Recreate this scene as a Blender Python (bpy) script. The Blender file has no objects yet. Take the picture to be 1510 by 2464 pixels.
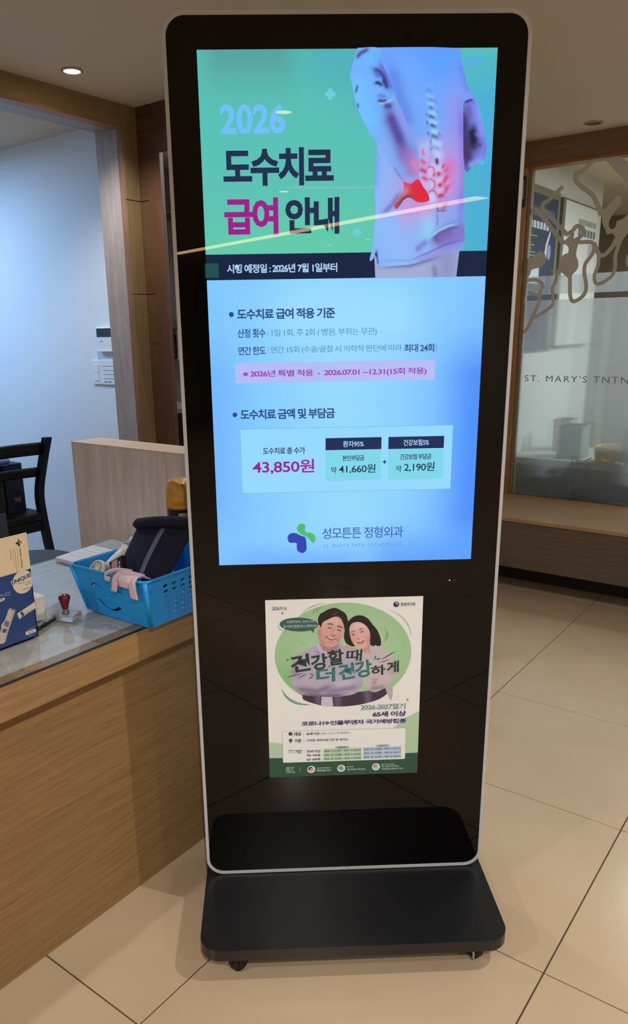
import bpy, bmesh, math, random
import numpy as np
from mathutils import Vector, Matrix
from mathutils.geometry import delaunay_2d_cdt

random.seed(7)
sc = bpy.context.scene
col = sc.collection

# ------------------------------------------------------------------ camera
# room frame: X to the right along the glass partition, Y away from it, Z up
cam_d = bpy.data.cameras.new('camera')
cam = bpy.data.objects.new('camera', cam_d)
col.objects.link(cam)
sc.camera = cam
cam_d.sensor_fit = 'HORIZONTAL'
cam_d.sensor_width = 36.0
cam_d.lens = 36.0 * 1838.42 / 1510.0
cam_d.shift_x = (755.0 - 695.75) / 1510.0
cam_d.shift_y = (1337.75 - 1232.0) / 1510.0
cam_d.clip_start = 0.05
KIOSK_TURN = math.radians(39.06)
cam.location = (0.8410, -1.2917, 1.3170)
cam.rotation_mode = 'XYZ'
cam.rotation_euler = (Matrix.Rotation(KIOSK_TURN, 3, 'Z') @
                      Matrix.Rotation(-0.03278, 3, 'Z') @ Matrix.Rotation(0.01644, 3, 'Y') @
                      Matrix.Rotation(1.28596, 3, 'X')).to_euler('XYZ')

# ------------------------------------------------------------------ world, view
EXPOSURE = 0.0
world = bpy.data.worlds.new('world')
sc.world = world
world.use_nodes = True
world.node_tree.nodes['Background'].inputs[0].default_value = (1.0, 0.9, 0.8, 1)
world.node_tree.nodes['Background'].inputs[1].default_value = 0.02
sc.view_settings.view_transform = 'Standard'
sc.view_settings.look = 'None'
sc.view_settings.exposure = EXPOSURE
sc.view_settings.gamma = 1.0
sc.view_settings.use_curve_mapping = False

WARM = (1.0, 0.945, 0.88)
COOL = (0.25, 0.56, 1.0)
DOWNLIGHT_W = 72.0
STAFF_W = 28.0
OFFICE_W = 112.0
LINEAR_W = 60.0

# ------------------------------------------------------------------ helpers
def lin(c):
    out = []
    for v in c[:3]:
        v = v / 255.0
        out.append(v / 12.92 if v <= 0.04045 else ((v + 0.055) / 1.055) ** 2.4)
    return tuple(out)

MATS = {}
def bsdf_mat(name):
    m = bpy.data.materials.new(name)
    m.use_nodes = True
    return m, m.node_tree.nodes, m.node_tree.links, m.node_tree.nodes['Principled BSDF']

def plain(name, rgb, rough=0.5, metal=0.0, spec=0.5, coat=0.0, bump=0.0, bscale=80.0, var=0.0):
    if name in MATS:
        return MATS[name]
    m, N, L, b = bsdf_mat(name)
    c = lin(rgb)
    b.inputs['Base Color'].default_value = (*c, 1)
    b.inputs['Roughness'].default_value = rough
    b.inputs['Metallic'].default_value = metal
    b.inputs['Specular IOR Level'].default_value = spec
    b.inputs['Coat Weight'].default_value = coat
    tc = N.new('ShaderNodeTexCoord')
    nz = N.new('ShaderNodeTexNoise')
    nz.inputs['Scale'].default_value = bscale
    nz.inputs['Detail'].default_value = 3
    L.new(tc.outputs['Object'], nz.inputs['Vector'])
    if var > 0:
        r = N.new('ShaderNodeValToRGB')
        r.color_ramp.elements[0].position = 0.3
        r.color_ramp.elements[1].position = 0.7
        r.color_ramp.elements[0].color = (*[x * (1 - var) for x in c], 1)
        r.color_ramp.elements[1].color = (*[min(1, x * (1 + var)) for x in c], 1)
        L.new(nz.outputs['Fac'], r.inputs['Fac'])
        L.new(r.outputs['Color'], b.inputs['Base Color'])
    if bump > 0:
        bp = N.new('ShaderNodeBump')
        bp.inputs['Strength'].default_value = bump
        bp.inputs['Distance'].default_value = 0.002
        L.new(nz.outputs['Fac'], bp.inputs['Height'])
        L.new(bp.outputs['Normal'], b.inputs['Normal'])
    MATS[name] = m
    return m

def wood(name, dark, light, grain='Y', rough=0.45, fine=90.0, streak=5.0, stretch=14.0, spec=0.35):
    """veneer: long grain along one axis, fine pores and a few wider figure lines"""
    if name in MATS:
        return MATS[name]
    m, N, L, b = bsdf_mat(name)
    b.inputs['Roughness'].default_value = rough
    b.inputs['Specular IOR Level'].default_value = spec
    tc = N.new('ShaderNodeTexCoord')
    mp = N.new('ShaderNodeMapping')
    s = [1.0, 1.0, 1.0]
    s['XYZ'.index(grain)] = 1.0 / stretch
    mp.inputs['Scale'].default_value = s
    L.new(tc.outputs['Object'], mp.inputs['Vector'])
    n1 = N.new('ShaderNodeTexNoise'); n1.inputs['Scale'].default_value = fine
    n1.inputs['Detail'].default_value = 6; n1.inputs['Roughness'].default_value = 0.75
    n2 = N.new('ShaderNodeTexNoise'); n2.inputs['Scale'].default_value = streak
    n2.inputs['Detail'].default_value = 3; n2.inputs['Distortion'].default_value = 0.4
    L.new(mp.outputs['Vector'], n1.inputs['Vector'])
    L.new(mp.outputs['Vector'], n2.inputs['Vector'])
    wv = N.new('ShaderNodeMath'); wv.operation = 'MULTIPLY'; wv.inputs[1].default_value = 48.0
    L.new(n2.outputs['Fac'], wv.inputs[0])
    sn = N.new('ShaderNodeMath'); sn.operation = 'SINE'
    L.new(wv.outputs[0], sn.inputs[0])
    ab = N.new('ShaderNodeMath'); ab.operation = 'ABSOLUTE'
    L.new(sn.outputs[0], ab.inputs[0])
    pk_ = N.new('ShaderNodeMath'); pk_.operation = 'POWER'; pk_.inputs[1].default_value = 9.0
    L.new(ab.outputs[0], pk_.inputs[0])
    n3 = N.new('ShaderNodeTexNoise'); n3.inputs['Scale'].default_value = streak * 0.45
    L.new(mp.outputs['Vector'], n3.inputs['Vector'])
    gate = N.new('ShaderNodeMapRange'); gate.inputs['From Min'].default_value = 0.50; gate.inputs['From Max'].default_value = 0.66
    L.new(n3.outputs['Fac'], gate.inputs['Value'])
    ln = N.new('ShaderNodeMath'); ln.operation = 'MULTIPLY'
    L.new(pk_.outputs[0], ln.inputs[0]); L.new(gate.outputs[0], ln.inputs[1])
    pw = N.new('ShaderNodeMath'); pw.operation = 'MULTIPLY'; pw.inputs[1].default_value = 0.16
    L.new(ln.outputs[0], pw.inputs[0])
    ad = N.new('ShaderNodeMath'); ad.operation = 'ADD'
    L.new(n1.outputs['Fac'], ad.inputs[0]); L.new(pw.outputs[0], ad.inputs[1])
    r = N.new('ShaderNodeValToRGB')
    r.color_ramp.elements[0].position = 0.30
    r.color_ramp.elements[1].position = 0.74
    r.color_ramp.elements[0].color = (*lin(dark), 1)
    r.color_ramp.elements[1].color = (*lin(light), 1)
    L.new(ad.outputs[0], r.inputs['Fac'])
    L.new(r.outputs['Color'], b.inputs['Base Color'])
    bp = N.new('ShaderNodeBump'); bp.inputs['Strength'].default_value = 0.12
    bp.inputs['Distance'].default_value = 0.001
    L.new(n1.outputs['Fac'], bp.inputs['Height']); L.new(bp.outputs['Normal'], b.inputs['Normal'])
    MATS[name] = m
    return m

def glow(name, rgb, strength=1.0):
    """a lit lamp surface"""
    if name in MATS:
        return MATS[name]
    m, N, L, b = bsdf_mat(name)
    b.inputs['Base Color'].default_value = (0.8, 0.8, 0.8, 1)
    b.inputs['Emission Color'].default_value = (*lin(rgb), 1)
    b.inputs['Emission Strength'].default_value = strength
    MATS[name] = m
    return m

def pixel(rgb):
    """flat picture element on the lit display, behind its glossy cover glass"""
    name = 'display_%d_%d_%d' % tuple(rgb)
    if name in MATS:
        return MATS[name]
    m, N, L, b = bsdf_mat(name)
    b.inputs['Base Color'].default_value = (0.003, 0.003, 0.003, 1)
    b.inputs['Specular IOR Level'].default_value = 0.26
    b.inputs['Roughness'].default_value = 0.008
    b.inputs['Emission Color'].default_value = (*lin(rgb), 1)
    b.inputs['Emission Strength'].default_value = 1.0
    MATS[name] = m
    return m

def pixel_attr():
    if 'display_picture' in MATS:
        return MATS['display_picture']
    m, N, L, b = bsdf_mat('display_picture')
    b.inputs['Base Color'].default_value = (0.003, 0.003, 0.003, 1)
    b.inputs['Specular IOR Level'].default_value = 0.26
    b.inputs['Roughness'].default_value = 0.008
    a = N.new('ShaderNodeAttribute'); a.attribute_name = 'ink'
    L.new(a.outputs['Color'], b.inputs['Emission Color'])
    b.inputs['Emission Strength'].default_value = 1.0
    MATS['display_picture'] = m
    return m

def ink_attr():
    if 'printed_picture' in MATS:
        return MATS['printed_picture']
    m, N, L, b = bsdf_mat('printed_picture')
    b.inputs['Roughness'].default_value = 0.6
    a = N.new('ShaderNodeAttribute'); a.attribute_name = 'ink'
    L.new(a.outputs['Color'], b.inputs['Base Color'])
    MATS['printed_picture'] = m
    return m

def cool(rgb):
    """ink on blue-white brightened paper"""
    return (int(rgb[0] * 0.965), rgb[1], min(255, int(rgb[2] * 1.09)))
def ink(rgb):
    return plain('ink_%d_%d_%d' % tuple(rgb), cool(rgb), 0.6)

WM = {}           # scene matrix of every root made here
def reg(o, mat):
    WM[o.name] = mat
    return o

def tag(o, label=None, cat=None, group=None, kind=None):
    if label: o['label'] = label
    if cat: o['category'] = cat
    if group: o['group'] = group
    if kind: o['kind'] = kind
    return o

def thing(name, label, cat, loc=(0, 0, 0), rz=0.0, group=None, kind=None):
    o = bpy.data.objects.new(name, None)
    o.empty_display_size = 0.05
    col.objects.link(o)
    o.location = loc
    o.rotation_euler = (0, 0, rz)
    reg(o, Matrix.Translation(loc) @ Matrix.Rotation(rz, 4, 'Z'))
    return tag(o, label, cat, group, kind)

def obj(name, bm, mat, parent=None, local=False, smooth=False):
    """link a bmesh (scene coordinates, or the parent's own when local) as one object"""
    if parent is not None and not local:
        bmesh.ops.transform(bm, matrix=WM[parent.name].inverted(), verts=bm.verts)
    me = bpy.data.meshes.new(name)
    bm.normal_update()
    bm.to_mesh(me)
    bm.free()
    if smooth:
        for p in me.polygons: p.use_smooth = True
    if mat is not None: me.materials.append(mat)
    o = bpy.data.objects.new(name, me)
    col.objects.link(o)
    if parent is not None:
        o.parent = parent
        WM[o.name] = WM[parent.name].copy()
    else:
        WM[o.name] = Matrix.Identity(4)
    return o

def copy_of(o, parent, loc=(0, 0, 0), rot=(0, 0, 0)):
    c = o.copy()
    col.objects.link(c)
    c.parent = parent
    c.location = loc
    c.rotation_euler = rot
    return c

def bx(bm, a, b, bev=0.0, seg=2, M=None):
    """one box from corner a to corner b, edges softened"""
    a, b = [min(p, q) for p, q in zip(a, b)], [max(p, q) for p, q in zip(a, b)]
    t = bmesh.new()
    bmesh.ops.create_cube(t, size=1.0)
    for v in t.verts:
        v.co = Vector([a[i] + (v.co[i] + 0.5) * (b[i] - a[i]) for i in range(3)])
    if bev > 0:
        bmesh.ops.bevel(t, geom=list(t.edges), offset=min(bev, 0.45 * min(b[i] - a[i] for i in range(3))),
                        segments=seg, profile=0.5, affect='EDGES')
    if M is not None:
        bmesh.ops.transform(t, matrix=M, verts=t.verts)
    merge(bm, t)
    return bm

def merge(bm, t):
    me = bpy.data.meshes.new('tmp')
    t.to_mesh(me); t.free()
    bm.from_mesh(me)
    bpy.data.meshes.remove(me)

def box(name, a, b, mat, parent=None, bev=0.0, seg=2, local=False, M=None):
    bm = bmesh.new()
    bx(bm, a, b, bev, seg, M)
    return obj(name, bm, mat, parent, local)

def lathe(bm, prof, n=24, M=None, cap=True):
    """surface of revolution about Z; prof = [(r, z), ...]"""
    t = bmesh.new()
    rings = []
    for r, z in prof:
        if r < 1e-6:
            rings.append([t.verts.new((0, 0, z))])
        else:
            rings.append([t.verts.new((r * math.cos(2 * math.pi * k / n), r * math.sin(2 * math.pi * k / n), z)) for k in range(n)])
    for A, B in zip(rings, rings[1:]):
        for k in range(n):
            k2 = (k + 1) % n
            if len(A) == 1 and len(B) == 1: continue
            if len(A) == 1: t.faces.new((A[0], B[k2], B[k]))
            elif len(B) == 1: t.faces.new((A[k], A[k2], B[0]))
            else: t.faces.new((A[k], A[k2], B[k2], B[k]))
    if cap:
        for R_ in (rings[0], rings[-1]):
            if len(R_) > 1: t.faces.new(R_)
    bmesh.ops.recalc_face_normals(t, faces=t.faces)
    if M is not None:
        bmesh.ops.transform(t, matrix=M, verts=t.verts)
    merge(bm, t)
    return bm

def tube(bm, pts, r, n=10, closed=False):
    """round bar along a polyline; r a number or one per point"""
    t = bmesh.new()
    pts = [Vector(p) for p in pts]
    rs = r if isinstance(r, (list, tuple)) else [r] * len(pts)
    rings = []
    prev = None
    for i, p in enumerate(pts):
        a = pts[max(0, i - 1)]; b = pts[min(len(pts) - 1, i + 1)]
        d = (b - a).normalized()
        if prev is None:
            up = Vector((0, 0, 1)) if abs(d.z) < 0.9 else Vector((1, 0, 0))
            u = d.cross(up).normalized()
        else:
            u = (prev - d * prev.dot(d)).normalized()
        prev = u
        w = d.cross(u)
        rings.append([t.verts.new(p + (u * math.cos(2 * math.pi * k / n) + w * math.sin(2 * math.pi * k / n)) * rs[i]) for k in range(n)])
    for A, B in zip(rings, rings[1:]):
        for k in range(n):
            t.faces.new((A[k], A[(k + 1) % n], B[(k + 1) % n], B[k]))
    t.faces.new(rings[0]); t.faces.new(rings[-1])
    bmesh.ops.recalc_face_normals(t, faces=t.faces)
    merge(bm, t)
    return bm

def smoothline(pts, n=6):
    """Catmull-Rom through 2D or 3D points"""
    P = [Vector(p) for p in pts]
    out = []
    for i in range(len(P) - 1):
        p0 = P[max(0, i - 1)]; p1 = P[i]; p2 = P[i + 1]; p3 = P[min(len(P) - 1, i + 2)]
        for k in range(n):
            t = k / n
            out.append(0.5 * ((2 * p1) + (p2 - p0) * t + (2 * p0 - 5 * p1 + 4 * p2 - p3) * t * t + (3 * p1 - p0 - 3 * p2 + p3) * t ** 3))
    out.append(P[-1])
    return out

def roundrect(x0, z0, x1, z1, r, n=8):
    pts = []
    for cx, cz, a0 in ((x1 - r, z1 - r, 0), (x0 + r, z1 - r, 90), (x0 + r, z0 + r, 180), (x1 - r, z0 + r, 270)):
        for k in range(n + 1):
            a = math.radians(a0 + 90 * k / n)
            pts.append((cx + r * math.cos(a), cz + r * math.sin(a)))
    return pts

def ellipse(cx, cz, rx, rz, n=40, rot=0.0):
    c, s = math.cos(rot), math.sin(rot)
    out = []
    for k in range(n):
        a = 2 * math.pi * k / n
        x, z = rx * math.cos(a), rz * math.sin(a)
        out.append((cx + x * c - z * s, cz + x * s + z * c))
    return out

def plate(bm, outer, holes, thick, fn):
    """flat plate with holes (2D outlines); fn maps (u, v, w) to a point, w in 0..thick"""
    cu = bpy.data.curves.new('tmp', 'CURVE')
    cu.dimensions = '2D'
    cu.fill_mode = 'BOTH'
    for ring in [outer] + list(holes):
        sp = cu.splines.new('POLY')
        sp.points.add(len(ring) - 1)
        for p, q in zip(sp.points, ring): p.co = (q[0], q[1], 0, 1)
        sp.use_cyclic_u = True
    cu.extrude = thick / 2 if thick > 0 else 0.0
    o = bpy.data.objects.new('tmp', cu)
    me = bpy.data.meshes.new_from_object(o)
    t = bmesh.new(); t.from_mesh(me)
    for v in t.verts: v.co = Vector(fn(v.co.x, v.co.y, v.co.z + thick / 2))
    bpy.data.meshes.remove(me)
    bpy.data.objects.remove(o); bpy.data.curves.remove(cu)
    bmesh.ops.recalc_face_normals(t, faces=t.faces)
    merge(bm, t)
    return bm

# ---- flat print and display elements: 2D outlines in millimetres (u, v) put on a surface by fn(u, v, lift)
LAYER = 0.00012
def kiosk_face(ox=0.0, oz=0.0, base=0.0):
    return lambda u, v, k: (u / 1000.0 - ox, -base - k * LAYER, v / 1000.0 - oz)

def flat(name, outline, mat, parent, fn, layer, local=True, holes=()):
    bm = bmesh.new()
    pts = [Vector((p[0], p[1])) for p in outline]
    edges = [(i, (i + 1) % len(pts)) for i in range(len(pts))]
    for h in holes:
        b0 = len(pts)
        pts += [Vector((p[0], p[1])) for p in h]
        edges += [(b0 + i, b0 + (i + 1) % len(h)) for i in range(len(h))]
    res = delaunay_2d_cdt(pts, edges, [], 1 if not holes else 3, 1e-5)
    vs = [bm.verts.new(fn(p.x, p.y, layer)) for p in res[0]]
    for f in res[2]:
        try: bm.faces.new([vs[i] for i in f])
        except ValueError: pass
    return obj(name, bm, mat, parent, local)

def ribbon(name, pts, width, mat, parent, fn, layer, local=True, taper=False, cap=True):
    """flat brush line of some width along a polyline (mm)"""
    P = smoothline(pts, 6) if len(pts) > 2 else [Vector(p) for p in pts]
    bm = bmesh.new()
    L_, R_ = [], []
    n = len(P)
    for i, p in enumerate(P):
        d = (P[min(n - 1, i + 1)] - P[max(0, i - 1)]).normalized()
        nn = Vector((-d.y, d.x))
        w = (width if not isinstance(width, (list, tuple)) else width[0] + (width[1] - width[0]) * i / (n - 1)) / 2
        if taper: w *= max(0.08, math.sin(math.pi * min(1, max(0, i / (n - 1)))))
        L_.append(p + nn * w); R_.append(p - nn * w)
    vl = [bm.verts.new(fn(p.x, p.y, layer)) for p in L_]
    vr = [bm.verts.new(fn(p.x, p.y, layer)) for p in R_]
    for i in range(n - 1):
        bm.faces.new((vl[i], vr[i], vr[i + 1], vl[i + 1]))
    if cap and not taper:
        for p, dirn in ((P[0], P[0] - P[1]), (P[-1], P[-1] - P[-2])):
            w = (width if not isinstance(width, (list, tuple)) else (width[0] if p is P[0] else width[1])) / 2
            a0 = math.atan2(dirn.y, dirn.x)
            fan = [bm.verts.new(fn(p.x + w * math.cos(a0 + t), p.y + w * math.sin(a0 + t), layer + 0.3)) for t in np.linspace(-math.pi / 2, math.pi / 2, 9)]
            bm.faces.new(fan)
    return obj(name, bm, mat, parent, local)

def painted(name, outline, base, strokes, step, mat, parent, fn, layer, local=True):
    """a picture area: fine mesh inside an outline whose ink is brushed on stroke by stroke"""
    O = [Vector(p) for p in outline]
    pts, edges = [], []
    for i, p in enumerate(O):
        q = O[(i + 1) % len(O)]
        k = max(1, int((q - p).length / step))
        for j in range(k): pts.append(p + (q - p) * (j / k))
    nb = len(pts)
    edges = [(i, (i + 1) % nb) for i in range(nb)]
    xs = [p.x for p in pts]; ys = [p.y for p in pts]
    row = 0
    y = min(ys) + step * 0.5
    while y < max(ys):
        x = min(xs) + step * (0.25 + 0.5 * (row % 2))
        while x < max(xs):
            pts.append(Vector((x, y))); x += step
        y += step * 0.87; row += 1
    res = delaunay_2d_cdt(pts, edges, [], 1, 1e-5)
    V = np.array([(p.x, p.y) for p in res[0]])
    tone = cool if mat.name.startswith('printed') else (lambda c: c)
    C = np.tile(np.array(lin(tone(base))), (len(V), 1))
    for pl, w, rgb, a in strokes:
        pl = np.array([(p[0], p[1]) for p in pl])
        d = np.full(len(V), 1e9)
        if len(pl) == 1:
            d = np.hypot(V[:, 0] - pl[0, 0], V[:, 1] - pl[0, 1])
        fade = np.ones(len(V))
        if len(pl) > 1:
            seg = np.hypot(*(pl[1:] - pl[:-1]).T); cum = np.r_[0, np.cumsum(seg)]
            along = np.zeros(len(V))
            for k, (A, B) in enumerate(zip(pl, pl[1:])):
                AB = B - A
                t = np.clip(((V - A) @ AB) / max(1e-9, AB @ AB), 0, 1)
                dd = np.hypot(*(V - (A + t[:, None] * AB)).T)
                near = dd < d
                d = np.where(near, dd, d); along = np.where(near, (cum[k] + t * seg[k]) / cum[-1], along)
            if cum[-1] > 3 * w:        # brush lifts at both ends of a long stroke
                fade = np.clip(np.minimum(along, 1 - along) * 4 + 0.25, 0, 1)
        al = (a * fade * np.exp(-(d / w) ** 2))[:, None]
        C = C * (1 - al) + np.array(lin(tone(rgb))) * al
    bm = bmesh.new()
    vs = [bm.verts.new(fn(p.x, p.y, layer)) for p in res[0]]
    for f in res[2]:
        try: bm.faces.new([vs[i] for i in f])
        except ValueError: pass
    o = obj(name, bm, mat, parent, local)
    at = o.data.color_attributes.new('ink', 'FLOAT_COLOR', 'POINT')
    at.data.foreach_set('color', np.c_[C, np.ones(len(C))].astype(np.float32).ravel())
    return o

TEXT = {}
def glyphs(body, bold=0.0, spacing=1.0, shear=0.0):
    key = (body, bold, spacing, shear)
    if key not in TEXT:
        cu = bpy.data.curves.new('tmp', 'FONT')
        cu.body = body; cu.size = 1.0; cu.offset = bold; cu.space_character = spacing
        cu.shear = shear; cu.resolution_u = 3; cu.fill_mode = 'FRONT'
        o = bpy.data.objects.new('tmp', cu)
        me = bpy.data.meshes.new_from_object(o)
        vs = [(v.co.x, v.co.y) for v in me.vertices]
        fs = [tuple(p.vertices) for p in me.polygons]
        bpy.data.meshes.remove(me); bpy.data.objects.remove(o); bpy.data.curves.remove(cu)
        TEXT[key] = (vs, fs)
    return TEXT[key]

def text(name, body, corners, mat, parent, fn, layer, bold=0.0, spacing=1.0, shear=0.0, turn=0.0, local=True):
    """lettering fitted between a bottom-left and a top-right corner (mm), turned about its middle"""
    vs, fs = glyphs(body, bold, spacing, shear)
    (x0, z0), (x1, z1) = corners[0], corners[-1]
    ax = min(v[0] for v in vs); bx_ = max(v[0] for v in vs)
    ay = min(v[1] for v in vs); by = max(v[1] for v in vs)
    cx, cz = (x0 + x1) / 2, (z0 + z1) / 2
    c, s = math.cos(turn), math.sin(turn)
    bm = bmesh.new()
    V = []
    for x, y in vs:
        u = ((x - ax) / (bx_ - ax) - 0.5) * (x1 - x0)
        w = ((y - ay) / (by - ay) - 0.5) * (z1 - z0)
        V.append(bm.verts.new(fn(cx + u * c - w * s, cz + u * s + w * c, layer)))
    for f in fs:
        try: bm.faces.new([V[i] for i in f])
        except ValueError: pass
    return obj(name, bm, mat, parent, local)

# ================================================================== the setting
H = 2.235                     # ceiling
M_TILE = None
def tile_material():
    m, N, L, b = bsdf_mat('polished_tile')
    tc = N.new('ShaderNodeTexCoord')
    n1 = N.new('ShaderNodeTexNoise'); n1.inputs['Scale'].default_value = 2.2; n1.inputs['Detail'].default_value = 4
    oi = N.new('ShaderNodeObjectInfo')
    ad = N.new('ShaderNodeVectorMath'); ad.operation = 'ADD'
    L.new(tc.outputs['Object'], ad.inputs[0]); L.new(oi.outputs['Location'], ad.inputs[1])
    L.new(ad.outputs[0], n1.inputs['Vector'])
    r = N.new('ShaderNodeValToRGB')
    r.color_ramp.elements[0].position = 0.3; r.color_ramp.elements[1].position = 0.75
    r.color_ramp.elements[0].color = (*lin((188, 166, 138)), 1)
    r.color_ramp.elements[1].color = (*lin((198, 178, 152)), 1)
    L.new(n1.outputs['Fac'], r.inputs['Fac']); L.new(r.outputs['Color'], b.inputs['Base Color'])
    b.inputs['Roughness'].default_value = 0.20
    b.inputs['Specular IOR Level'].default_value = 0.5
    return m
M_TILE = tile_material()
M_GROUT = plain('grout', (70, 52, 40), 0.9, bump=0.3)
M_CEIL = plain('ceiling_paint', (200, 184, 161), 0.9, bump=0.15, bscale=220)
M_WHITE = plain('white_wall_paint', (222, 226, 232), 0.75, bump=0.08, bscale=150)
M_OAK_H = wood('oak_panel_along', (124, 102, 70), (154, 130, 94), 'Y')
M_OAK_V = wood('oak_panel_upright', (122, 102, 72), (152, 130, 96), 'Z')
M_DARKWOOD_X = wood('dark_panel_across', (72, 52, 34), (98, 74, 50), 'X')  # darker wood tone than the left wall's panels
M_CASING = wood('casing_wood', (104, 72, 46), (136, 98, 64), 'Z')
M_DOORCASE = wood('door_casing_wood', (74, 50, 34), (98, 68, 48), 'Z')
M_CASING_H = wood('casing_wood_along', (132, 88, 46), (162, 112, 62), 'Y')
M_JAMB = wood('pale_jamb_wood', (140, 126, 118), (172, 158, 150), 'Z')
M_JAMB_H = wood('pale_jamb_wood_along', (132, 122, 116), (160, 150, 144), 'Y')
M_BEAM = wood('partition_beam_wood', (110, 84, 66), (138, 108, 86), 'X')
M_POST = wood('partition_post_wood', (148, 108, 70), (190, 146, 98), 'Z')
M_TAUPE = plain('taupe_wall_paint', (142, 128, 104), 0.85)
M_GREYWALL = plain('grey_wall_paint', (150, 145, 142), 0.8)
M_OFFICE = plain('office_wall_paint', (206, 204, 196), 0.85, bump=0.08)

def structure(name, bm_or_box, mat=None, label=None):
    o = bm_or_box
    tag(o, label, None, None, 'structure')
    return o

# floor: grout bed with polished tiles laid on it
floor = structure('floor', box('floor', (-4.4, -9.7, -0.03), (6.3, 6.3, -0.003), M_GROUT), None, 'beige polished tile floor with dark joints')
tile_bm = bmesh.new()
bx(tile_bm, (0.0015, 0.0015, -0.012), (0.5985, 0.5985, 0.0), 0.0012, 1)
first_tile = None
rest = bmesh.new()
for i in range(-8, 11):
    for j in range(-8, 20):
        x = -0.138 + 0.6 * i; y = 1.8675 - 0.6 * j
        if x < -4.35 or x > 6.2 or y < -9.6 or y > 6.1: continue
        if -0.8 < x < 2.9 and -2.6 < y < 2.7:
            if first_tile is None:
                first_tile = obj('tile', tile_bm, M_TILE, floor)
                first_tile.location = (x, y, 0)
            else:
                copy_of(first_tile, floor, (x, y, 0))
        else:
            bx(rest, (x + 0.0015, y + 0.0015, -0.012), (x + 0.5985, y + 0.5985, 0.0))
o = obj('far_tiling', rest, M_TILE, floor); tag(o, kind='stuff')

structure('ceiling', box('ceiling', (-4.4, -9.7, H), (6.3, 6.3, H + 0.06), M_CEIL), None, 'flat taupe painted ceiling with recessed lamps')

# left wall with the wide opening to the staff room
XL = -1.85
wl = structure('wall_left', box('wall_left', (XL - 0.165, -9.6, 2.16), (XL - 0.02, 1.19, H), M_JAMB_H), None, 'oak clad wall with wide opening to the white staff room')
bm = bmesh.new()
bx(bm, (XL - 0.165, 1.1195, 0), (XL - 0.03, 1.28, 2.16))
obj('jamb', bm, M_JAMB, wl)
box('jamb_soffit', (XL - 0.165, -2.0, 2.150), (XL - 0.03, 1.12, 2.162), M_JAMB_H, wl)
for z0, z1 in ((0.0, 1.4875), (1.4905, 1.8695), (1.8725, H)):
    box('panel', (XL - 0.03, 1.1215, z0), (XL, 1.205, z1), M_OAK_V, wl, 0.0008, 1)
box('lintel_panel', (XL - 0.03, -2.2, 2.148), (XL, 1.1195, H), M_OAK_H, wl, 0.0008, 1)
box('lintel_lip', (XL - 0.055, -2.2, 2.1455), (XL - 0.0005, 1.1195, 2.148), M_CASING_H, wl)
box('jamb_lip', (XL - 0.031, 1.1193, 0.0), (XL - 0.001, 1.1214, 2.148), M_CASING, wl)
box('near_jamb', (XL - 0.165, -2.4, 0), (XL, -2.0, 2.16), M_OAK_V, wl)
box('near_wall', (XL - 0.165, -9.6, 0), (XL, -2.4, 2.16), M_WHITE, wl)

# dark return wall with the doorway beside it
wb = structure('wall_back', box('wall_back', (XL, 1.213, 0), (-1.80, 1.30, H), M_GROUT), None, 'dark wood return wall beside the doorway')
for z0, z1 in ((0.0, 1.4875), (1.4905, 1.8695), (1.8725, H)):
    box('panel', (XL, 1.205, z0), (-1.7955, 1.2135, z1), M_DARKWOOD_X, wb, 0.0008, 1)
box('header_panel', (-1.7955, 1.205, 2.1395), (-0.85, 1.225, H), M_DARKWOOD_X, wb)
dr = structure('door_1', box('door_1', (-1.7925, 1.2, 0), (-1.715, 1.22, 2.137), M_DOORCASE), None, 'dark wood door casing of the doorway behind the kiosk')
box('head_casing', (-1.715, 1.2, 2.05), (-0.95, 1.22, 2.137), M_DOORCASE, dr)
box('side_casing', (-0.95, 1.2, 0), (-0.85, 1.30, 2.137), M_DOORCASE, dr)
structure('wall_corridor', box('wall_corridor', (-0.95, 1.301, 0), (-0.851, 2.929, H), M_OFFICE))
structure('wall_storage', box('wall_storage', (-4.3, 2.15, 0), (-0.95, 2.22, H), M_GREYWALL), None, 'grey wall of the room behind the doorway')
structure('wall_storage_side', box('wall_storage_side', (-3.2, 1.35, 0), (-3.1, 2.15, H), M_GREYWALL))

# staff room
structure('wall_staff', box('wall_staff', (-4.3, 1.28, 0), (XL - 0.03, 1.35, H), M_WHITE), None, 'white wall of the staff room lit by cool light')
structure('wall_staff_far', box('wall_staff_far', (-4.35, -2.4, 0), (-4.28, 1.35, H), M_WHITE))
structure('wall_staff_near', box('wall_staff_near', (-4.35, -2.47, 0), (XL - 0.165, -2.40, H), M_WHITE))

# outer walls behind the camera
structure('wall_right', box('wall_right', (6.2, -9.6, 0), (6.3, 6.2, H), plain('hall_paint', (206, 198, 186), 0.8)))
structure('wall_front', box('wall_front', (-2.0, -9.7, 0), (6.3, -9.6, H), plain('hall_paint', (206, 198, 186), 0.8)))

# office behind the glass partition
YG = 2.95
structure('wall_office_side', box('wall_office_side', (-0.95, 2.93, 0), (-0.85, 4.43, H), M_OFFICE), None, 'pale office wall hung with two posters behind the glass')
structure('wall_office_back', box('wall_office_back', (-4.3, 6.1, 0), (6.3, 6.2, H), M_TAUPE))
structure('wall_office_end', box('wall_office_end', (-4.3, 2.22, 0), (-4.2, 6.1, H), M_TAUPE))
structure('wall_under_glass', box('wall_under_glass', (-0.85, YG - 0.02, 0), (6.2, YG + 0.06, 0.40), M_DARKWOOD_X), None, 'low wall under the glass partition behind the bench')

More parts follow.
